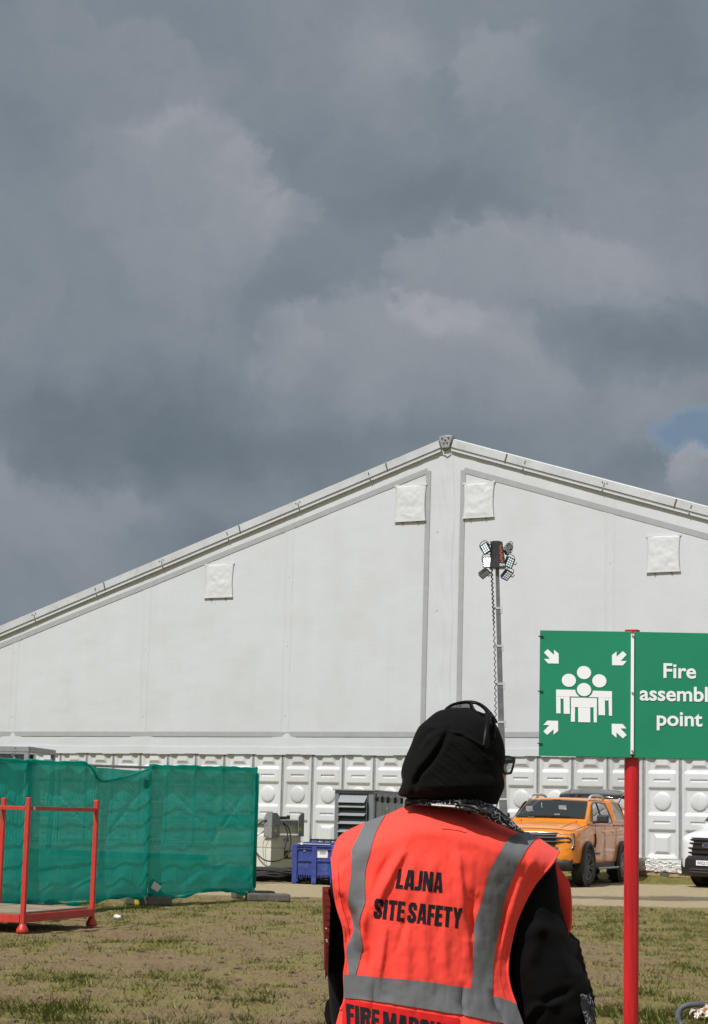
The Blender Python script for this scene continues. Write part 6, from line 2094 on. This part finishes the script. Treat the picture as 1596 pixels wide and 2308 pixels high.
q = zq((846, 186), (1288, 224), (817, 377), (1276, 421)); vest_words('LAJNA', *q, 'lettering')
q = zq((620, 474), (1478, 572), (598, 670), (1462, 772)); vest_words('SITE SAFETY', *q, 'lettering')
pt = zq((306, 1462), (1440, 1655), (300, 1800), (1430, 1990))
strip([pt[0], ((pt[0][0] + pt[2][0]) / 2, (pt[0][1] + pt[2][1]) / 2), pt[2]], [pt[1], ((pt[1][0] + pt[3][0]) / 2, (pt[1][1] + pt[3][1]) / 2), pt[3]], 'printed_patch', 'patch', .0024, 60, 30)
q = zq((342, 1510), (1460, 1735), (345, 1712), (1455, 1945)); vest_words('FIRE MARSHAL', *q, 'lettering', .0036)

# ---- black dress: torso and skirt
def ring_loft(rows, n=48, e=2.3, fold=None, PYo=None):
    R = []
    for (y, a, b_, Yc, db, df) in rows:
        th = np.linspace(0, 2 * np.pi, n, endpoint=False)
        cx, hw = (a + b_) / 2, (b_ - a) / 2
        c_, s_ = np.cos(th), np.sin(th)
        xx = cx + hw * np.sign(c_) * np.abs(c_) ** (2 / e); Yq = Yc - np.where(s_ > 0, db, df) * np.sign(s_) * np.abs(s_) ** (2 / e)
        yy = np.full(n, float(y))
        if fold is not None: Yq = Yq - fold(xx, yy) * np.clip(s_ * 2.2, 0, 1)
        R.append(PA(xx, yy, Yq) - PO)
    return np.array(R)


def dense(rows, n):
    rows = np.array(rows, float); C_ = np.array(catmull(list(rows), 12))
    q = np.linspace(0, len(C_) - 1, n)
    return [tuple(np.interp(q_, np.arange(len(C_)), C_[:, k]) for k in range(6)) for q_ in q]


tor = [(1866, 900, 1110, 4.60, .02, .04), (1905, 810, 1195, 4.60, .085, .08), (1960, 775, 1195, 4.585, .115, .10), (2100, 795, 1150, 4.56, .13, .10), (2250, 800, 1150, 4.56, .125, .10), (2420, 770, 1190, 4.56, .12, .13), (2700, 760, 1250, 4.57, .15, .16), (3000, 735, 1275, 4.57, .18, .18), (3200, 715, 1300, 4.57, .20, .20)]
dress = MB(); dress.grid(ring_loft(dense(tor, 60)), True)
# right sleeve: wide, elbow out
sl_f = lambda x, y: (seg_fold(x, y, [(1225, 2060), (1190, 2180), (1240, 2308)], 16, .012) + seg_fold(x, y, [(1250, 2120), (1290, 2200), (1310, 2300)], 12, .010) + seg_fold(x, y, [(1200, 2300), (1240, 2250), (1290, 2230)], 9, -.012)
                     + seg_fold(x, y, [(1180, 2308), (1205, 2270), (1260, 2262)], 8, .010) + seg_fold(x, y, [(1170, 2120), (1215, 2090), (1262, 2100)], 14, .008) + .012 * (fbm(x, y, .02, 3, 12) - .5))
rs = [(1945, 1195, 1252, 4.575, .05, .06), (1990, 1165, 1258, 4.575, .065, .07), (2043, 1140, 1264, 4.575, .075, .08), (2104, 1132, 1283, 4.580, .08, .09), (2200, 1138, 1318, 4.585, .085, .10), (2260, 1150, 1334, 4.595, .085, .11), (2308, 1165, 1341, 4.605, .085, .12), (2370, 1190, 1340, 4.645, .10, .13), (2420, 1210, 1325, 4.695, .09, .12), (2440, 1240, 1300, 4.735, .05, .06)]
dress.grid(ring_loft(dense(rs, 110), 72, 2.1, sl_f), True)
# forearm part of the right sleeve, pointing forward
def fore(p0, p1, r0, r1, n=14):
    dress.tube([tuple(np.array(p0) + (np.array(p1) - np.array(p0)) * k / 6) for k in range(7)], [r0 + (r1 - r0) * k / 6 for k in range(7)], n)
# left sleeve: upper arm tucked beside the vest
lf = lambda x, y: .010 * (fbm(x, y, .025, 3, 14) - .5) * 2 + seg_fold(x, y, [(752, 2060), (757, 2180), (765, 2300)], 9, .008)
lsl = [(1940, 765, 830, 4.595, .05, .06), (1980, 748, 840, 4.595, .065, .08), (2040, 739, 850, 4.605, .075, .10), (2150, 737, 850, 4.615, .08, .12), (2220, 740, 852, 4.625, .08, .13), (2308, 748, 852, 4.645, .08, .13), (2380, 765, 850, 4.685, .08, .12), (2410, 780, 840, 4.725, .05, .08)]
dress.grid(ring_loft(dense(lsl, 80), 60, 2.2, lf), True)
fore(np.array([.25, .17, .915]), np.array([.15, .40, 1.0]), .075, .055); fore(np.array([-.20, .17, .93]), np.array([-.14, .385, 1.02]), .07, .05)
dro = dress.build('black_dress', 'black_cloth', person, smooth=True)
# lace panel and printed cuff on the outer side of the right sleeve
LE = [(1277, 2085), (1288, 2104), (1305, 2118), (1315, 2160), (1325, 2200), (1334, 2225), (1340, 2250), (1342, 2280), (1344, 2330)]
LI = [(1268, 2085), (1272, 2115), (1280, 2150), (1290, 2190), (1300, 2230), (1308, 2255), (1312, 2290), (1316, 2310), (1318, 2340)]
A1 = resample(LE, 60); B1 = resample(LI, 60)
R = []
for k in range(10):
    t = k / 9
    Q = B1 * (1 - t) + A1 * t
    R.append(PA(Q[:, 0] + 1.2 * np.sin(Q[:, 1] * .35) * (t == 1), Q[:, 1], 4.545 + .06 * t ** 2 + .006 * np.sin(Q[:, 1] * .08 + t * 4) + 0 * Q[:, 0]) - PO)
MB().grid(np.array(R)).build('lace_trim', 'black_cloth', dro, smooth=True)
A1 = resample([(1316, 2232), (1330, 2240), (1338, 2262), (1343, 2300), (1345, 2345)], 40); B1 = resample([(1306, 2238), (1308, 2262), (1316, 2290), (1324, 2320), (1330, 2350)], 40)
R = [PA((B1 * (1 - t) + A1 * t)[:, 0], (B1 * (1 - t) + A1 * t)[:, 1], np.full(40, 4.53) + .05 * t * t) - PO for t in np.linspace(0, 1, 8)]
MB().grid(np.array(R)).build('printed_cuff', 'paisley', dro, smooth=True)

# ---- headscarf
hs_l = ZH([(905, 196), (700, 212), (600, 245), (500, 325), (430, 390), (385, 480), (355, 560), (320, 640), (285, 720), (262, 800), (258, 860), (268, 920), (252, 978), (230, 1026), (238, 1062), (300, 1082), (420, 1100), (560, 1125), (620, 1150)])
hs_r = ZH([(905, 196), (1000, 228), (1060, 255), (1120, 292), (1190, 362), (1240, 470), (1268, 560), (1280, 650), (1279, 720), (1262, 800), (1255, 850), (1270, 910), (1274, 960), (1266, 1000), (1232, 1080), (1205, 1150), (1190, 1190), (1120, 1210), (1000, 1222)])
ys_h = np.r_[np.linspace(hs_l[0][1] + .6, hs_l[0][1] + 14, 12), np.linspace(hs_l[0][1] + 15.5, 1813, 118)]
hs_l = smooth_tr(hs_l, 6); hs_r = smooth_tr(hs_r, 6)
fl = interp_y(hs_l); fr_ = interp_y(hs_r)
HF = []
def hf(line, w, am, sk=0): HF.append((ZH(line), w, am, sk))
# broad roll that hangs from the crown to the lower left, with a deep crease along its right edge
hf([(720, 405), (610, 560), (520, 680), (430, 800), (370, 920), (330, 1040)], 17, .014, 0); hf([(725, 430), (640, 600), (560, 720), (460, 830), (395, 960), (385, 1060)], 7, -.022, .2)
hf([(600, 400), (480, 500), (400, 640), (380, 690)], 6, -.009, .2); hf([(690, 410), (570, 470), (480, 560), (420, 640)], 8, .007, .2); hf([(660, 385), (560, 400), (470, 380)], 6, .006, .3)
for k, (l_, w, am) in enumerate((
        ([(735, 430), (850, 455), (960, 520), (1090, 610), (1200, 740), (1240, 840)], 6, .011), ([(720, 470), (860, 570), (1000, 700), (1120, 850), (1190, 1000)], 5, .007),
        ([(705, 510), (830, 610), (960, 740), (1080, 900), (1150, 1050)], 4.5, .006), ([(680, 560), (800, 660), (930, 800), (1030, 920)], 4.5, .006), ([(650, 610), (780, 710), (900, 830), (1010, 960)], 4.5, .006),
        ([(620, 670), (760, 770), (880, 890), (980, 1010)], 4.5, .006), ([(590, 720), (720, 810), (850, 930), (940, 1030)], 4, .006), ([(560, 750), (690, 860), (800, 960), (900, 1050)], 4, .006),
        ([(520, 790), (640, 890), (760, 990), (850, 1060)], 4.5, .005), ([(540, 900), (660, 980), (800, 1050)], 5, .005), ([(440, 1010), (600, 1030), (760, 1060)], 6, .006))):
    q_ = (1.0, .5, .75, .4, .85, .45, .7, .5, .8, .6, .6)[k]
    hf(l_, w * (1 + .35 * math.sin(k * 2.3)), am * q_, .35)
    hf([(a + 14, b_ + 26) for a, b_ in l_], w * .8, -am * .7 * q_, 0)
hf([(1060, 600), (1180, 690), (1245, 830)], 8, -.008, 0); hf([(1180, 420), (1225, 560), (1235, 720)], 7, -.004, 0)
def hfold(x, y):
    D = np.zeros_like(x)
    for l_, w, am, sk in HF: D = D + seg_fold(x, y, l_, w, am, sk)
    # the under-wrap right of the crease sits deeper than the hanging roll
    return D + .003 * (fbm(x, y, .05, 3, 33) - .5)
rows = []
for y in ys_h:
    a, b_ = float(fl(y)), float(fr_(y)); k = (y - hs_l[0][1]) / (1813 - hs_l[0][1])
    dome = math.sqrt(max(0, 1 - (1 - min(1, k / .42)) ** 2))
    rows.append((y, a, b_, 4.50, .125 * dome + .004 - .045 * sstep(.80, 1.0, k), .125 * dome * (1 - .25 * sstep(.6, 1.0, k)) + .004))
hj = MB(); hj.grid(ring_loft(rows, 150, 2.1, hfold), True)
hj.tube([tuple(PA(x, y, Y) - PO) for x, y, Y in ((1020, 1795, 4.54), (1035, 1815, 4.57))], [.07, .05], 20)
hij = hj.build('headscarf', 'hijab', person, smooth=True)
# face on the far right side: cheek, brow and nose
hc = PA(1062, 1722, 4.535) - PO
fd = Vector((.80, .60, -.02)).normalized(); fs_ = Vector((-fd.y, fd.x, 0)).normalized(); fu = Vector((0, 0, 1))
ww = []
for i in range(33):
    ph = math.pi * i / 32; row = []
    for j in range(40):
        th = 2 * math.pi * j / 40
        dx, dy, dz = math.sin(ph) * math.cos(th), math.sin(ph) * math.sin(th), math.cos(ph)
        p_ = Vector(hc) + fd * (.088 * dx) + fs_ * (.066 * dy) + fu * (.108 * dz)
        if dx > 0:
            nose_ = .022 * math.exp(-(dy / .14) ** 2) * math.exp(-((dz + .12) / .20) ** 2)
            lips = .007 * math.exp(-(dy / .28) ** 2) * (math.exp(-((dz + .42) / .05) ** 2) + math.exp(-((dz + .53) / .05) ** 2))
            eye_ = -.008 * (math.exp(-((abs(dy) - .42) / .16) ** 2) * math.exp(-((dz - .08) / .12) ** 2))
            chin = .010 * math.exp(-(dy / .3) ** 2) * math.exp(-((dz + .78) / .15) ** 2)
            p_ = p_ + fd * (nose_ + lips + eye_ + chin)
        row.append(tuple(p_))
    ww.append(row)
MB().grid(np.array(ww), True).build('face', 'skin', person, smooth=True)
em_ = MB()
for sy in (-1, 1):
    c = Vector(hc) + fd * .073 + fs_ * (sy * .030) + fu * .010
    em_.lathe([(0, -.011), (.008, -.008), (.011, 0), (.008, .008), (0, .011)], tuple(c), 'Z', 14)
em_.build('eye', 'paper', person, smooth=True)
# spectacles, seen past the edge of the scarf
def spect(pts, r, m_, name): return MB().tube(pts, r, 6, closed=True).build(name, m_, sp_root, smooth=True)
sp_root = bpy.data.objects.new('spectacles', None); COL.objects.link(sp_root); sp_root.parent = person
lens_px = ZH([(1262, 694), (1300, 680), (1345, 690), (1368, 702), (1366, 740), (1350, 800), (1335, 838), (1310, 846), (1270, 838), (1255, 780)])
lp = [tuple(PA(x, y, 4.515 + (x - 1138) * .0012) - PO) for x, y in lens_px]
MB().tube([tuple(q) for q in catmull(lp, 4, True)], .0028, 6, closed=True).build('frame_rim', 'ink', sp_root, smooth=True)
MB().add(lp, [tuple(range(len(lp)))]).build('lens', 'glass_clear', sp_root)
MT['lens_glint'] = m_glass('green_glint', (.01, .16, .09), .05)
gp_ = [tuple(PA(x, y, 4.512 + (x - 1138) * .0012) - PO) for x, y in ZH([(1266, 700), (1300, 685), (1335, 692), (1345, 712), (1266, 718)])]
MB().add(gp_, [tuple(range(5))]).build('lens_reflection', 'lens_glint', sp_root)  # green reflection along the lens top, laid on as a tinted patch
br = [tuple(PA(x, y, 4.509 + (x - 1138) * .0012) - PO) for x, y in ZH([(1262, 718), (1345, 712), (1372, 700), (1366, 735), (1340, 745), (1262, 750)])]
MB().add(br, [tuple(range(6))]).build('frame_bar', 'ink', sp_root, solid=.002)
l2 = [tuple(np.array(q) + np.array([-.012, .062, 0])) for q in lp]
MB().tube([tuple(q) for q in catmull(l2, 4, True)], .0028, 6, closed=True).build('frame_rim', 'ink', sp_root, smooth=True)
MB().add(l2, [tuple(range(len(l2)))]).build('lens', 'glass_clear', sp_root)
MB().tube([lp[0], tuple(np.array(lp[0]) + np.array([-.05, -.02, .004])), tuple(np.array(lp[0]) + np.array([-.10, -.035, .0]))], .003, 6).build('temple', 'ink', sp_root)

# sunglasses pushed up on the crown
sgl = bpy.data.objects.new('sunglasses', None); COL.objects.link(sgl); sgl.parent = person
def hz3(pts, Ys): return [tuple(PA(x, y, Y) - PO) for (x, y), Y in zip(ZH(pts), Ys)]
rim1 = hz3([(702, 214), (735, 186), (790, 162), (860, 152), (915, 150), (940, 168), (944, 205), (930, 232), (860, 222), (780, 208)], [4.49, 4.50, 4.51, 4.52, 4.52, 4.51, 4.49, 4.48, 4.48, 4.48])
rim2 = hz3([(985, 232), (955, 185), (945, 160), (985, 154), (1040, 180), (1085, 222), (1095, 262), (1060, 262), (1020, 248)], [4.47, 4.48, 4.50, 4.50, 4.49, 4.47, 4.45, 4.45, 4.46])
MB().tube([tuple(q) for q in catmull(rim1, 5, True)], .003, 8, closed=True).build('frame_rim', 'shade_frame', sgl, smooth=True)
MB().tube([tuple(q) for q in catmull(rim2, 5, True)], .003, 8, closed=True).build('frame_rim', 'shade_frame', sgl, smooth=True)
MB().add(rim1, [tuple(range(10))]).build('lens', 'glass_shade', sgl)
top_bar = hz3([(700, 212), (760, 172), (850, 148), (925, 141), (1000, 152), (1070, 190), (1140, 262), (1192, 345)], [4.49, 4.50, 4.51, 4.51, 4.50, 4.48, 4.46, 4.45])
MB().tube([tuple(q) for q in catmull(top_bar, 6)], .0042, 8, flat=.8).build('brow_bar', 'shade_frame', sgl, smooth=True)
tem = hz3([(1115, 262), (1108, 300), (1098, 380), (1085, 470), (1068, 580)], [4.43, 4.412, 4.390, 4.376, 4.368])
MB().tube([tuple(q) for q in catmull(tem, 6)], [.0075 - .003 * k / 24 for k in range(25)], 10, flat=.5).build('temple', 'shade_frame', sgl, smooth=True)
MB().tube([tuple(q) for q in catmull(hz3([(1150, 282), (1165, 330), (1175, 420), (1160, 500)], [4.44, 4.44, 4.43, 4.42]), 6)], .004, 8).build('frame_end', 'shade_frame', sgl, smooth=True)
tem2 = [tuple(np.array(q) + np.array([-.06, .16, .0])) for q in tem]
MB().tube([tuple(q) for q in catmull(tem2, 6)], .005, 8).build('temple', 'shade_frame', sgl, smooth=True)

# ---- bandana round the neck
bt = ZH([(300, 1120), (330, 1085), (420, 1088), (560, 1098), (680, 1092), (780, 1080), (900, 1078), (1000, 1098), (1100, 1140), (1190, 1186), (1260, 1245), (1330, 1300), (1400, 1372), (1452, 1412)])
bb = ZH([(294, 1168), (330, 1160), (420, 1152), (560, 1160), (680, 1172), (790, 1182), (900, 1205), (1000, 1238), (1100, 1282), (1190, 1322), (1260, 1352), (1330, 1382), (1400, 1408), (1456, 1424)])
A1 = resample(smooth_tr(bt, 6), 110); B1 = resample(smooth_tr(bb, 6), 110)
R = []
for k in range(15):
    t = k / 14
    Q = A1 * (1 - t) + B1 * t
    uu = np.linspace(-1, 1, 110)
    bulge = .026 * math.sin(math.pi * (t * .8 + .1)) + .0045 * math.sin(t * 22)
    yb = 4.408 + .075 * np.abs(uu + .05) ** 1.8
    R.append(PA(Q[:, 0], Q[:, 1], yb - bulge - .004 * np.sin(uu * 9 + t * 8) + .03 * (1 - t)) - PO)
MB().grid(np.array(R)).build('bandana', 'paisley', person, smooth=True, solid=.004)
tg = hz3([(555, 1142), (790, 1160), (788, 1176), (556, 1158)], [4.378] * 4)
MB().add(tg, [(0, 1, 2, 3)]).build('collar_label', 'paper', vest, solid=.001)

# ---- dark red folder held against the left arm
fp = thing('folder', 'dark red riveted folder held upright against her left sleeve', 'folder', tuple(PA(740, 2110, 4.50) * np.array([1, 1, 0])))
FO = PA(740, 2110, 4.50) * np.array([1, 1, 0])
edge_ = Z6([(112, 402), (110, 520), (118, 760), (128, 1000), (124, 1270)])
edge2 = Z6([(152, 398), (176, 520), (168, 700), (165, 860), (140, 1240)])
A1 = resample(edge_, 40); B1 = resample(edge2, 40)
m = MB()
R = [PA(A1[:, 0], A1[:, 1], np.full(40, 4.455)) - FO, PA(B1[:, 0] + 1.0 * np.sin(np.arange(40) * 2.1), B1[:, 1], np.full(40, 4.462)) - FO]
m.grid(np.array([R[0], R[1], R[1] + np.array([.004, .24, 0]), R[0] + np.array([-.006, .25, 0])]))
m.build('cover', 'maroon', fp)
m = MB()
for (x, y) in Z6([(136, 774), (140, 886), (145, 900)]):
    c = PA(x, y, 4.453) - FO; m.lathe([(0, -.0035), (.0022, -.0025), (.0028, 0)], tuple(c), 'Y', 10)
m.build('rivet', 'chrome', fp)
MB().box(tuple(PA(741, 2110, 4.58) - FO), (.002, .2, .17)).build('papers', 'ply', fp)
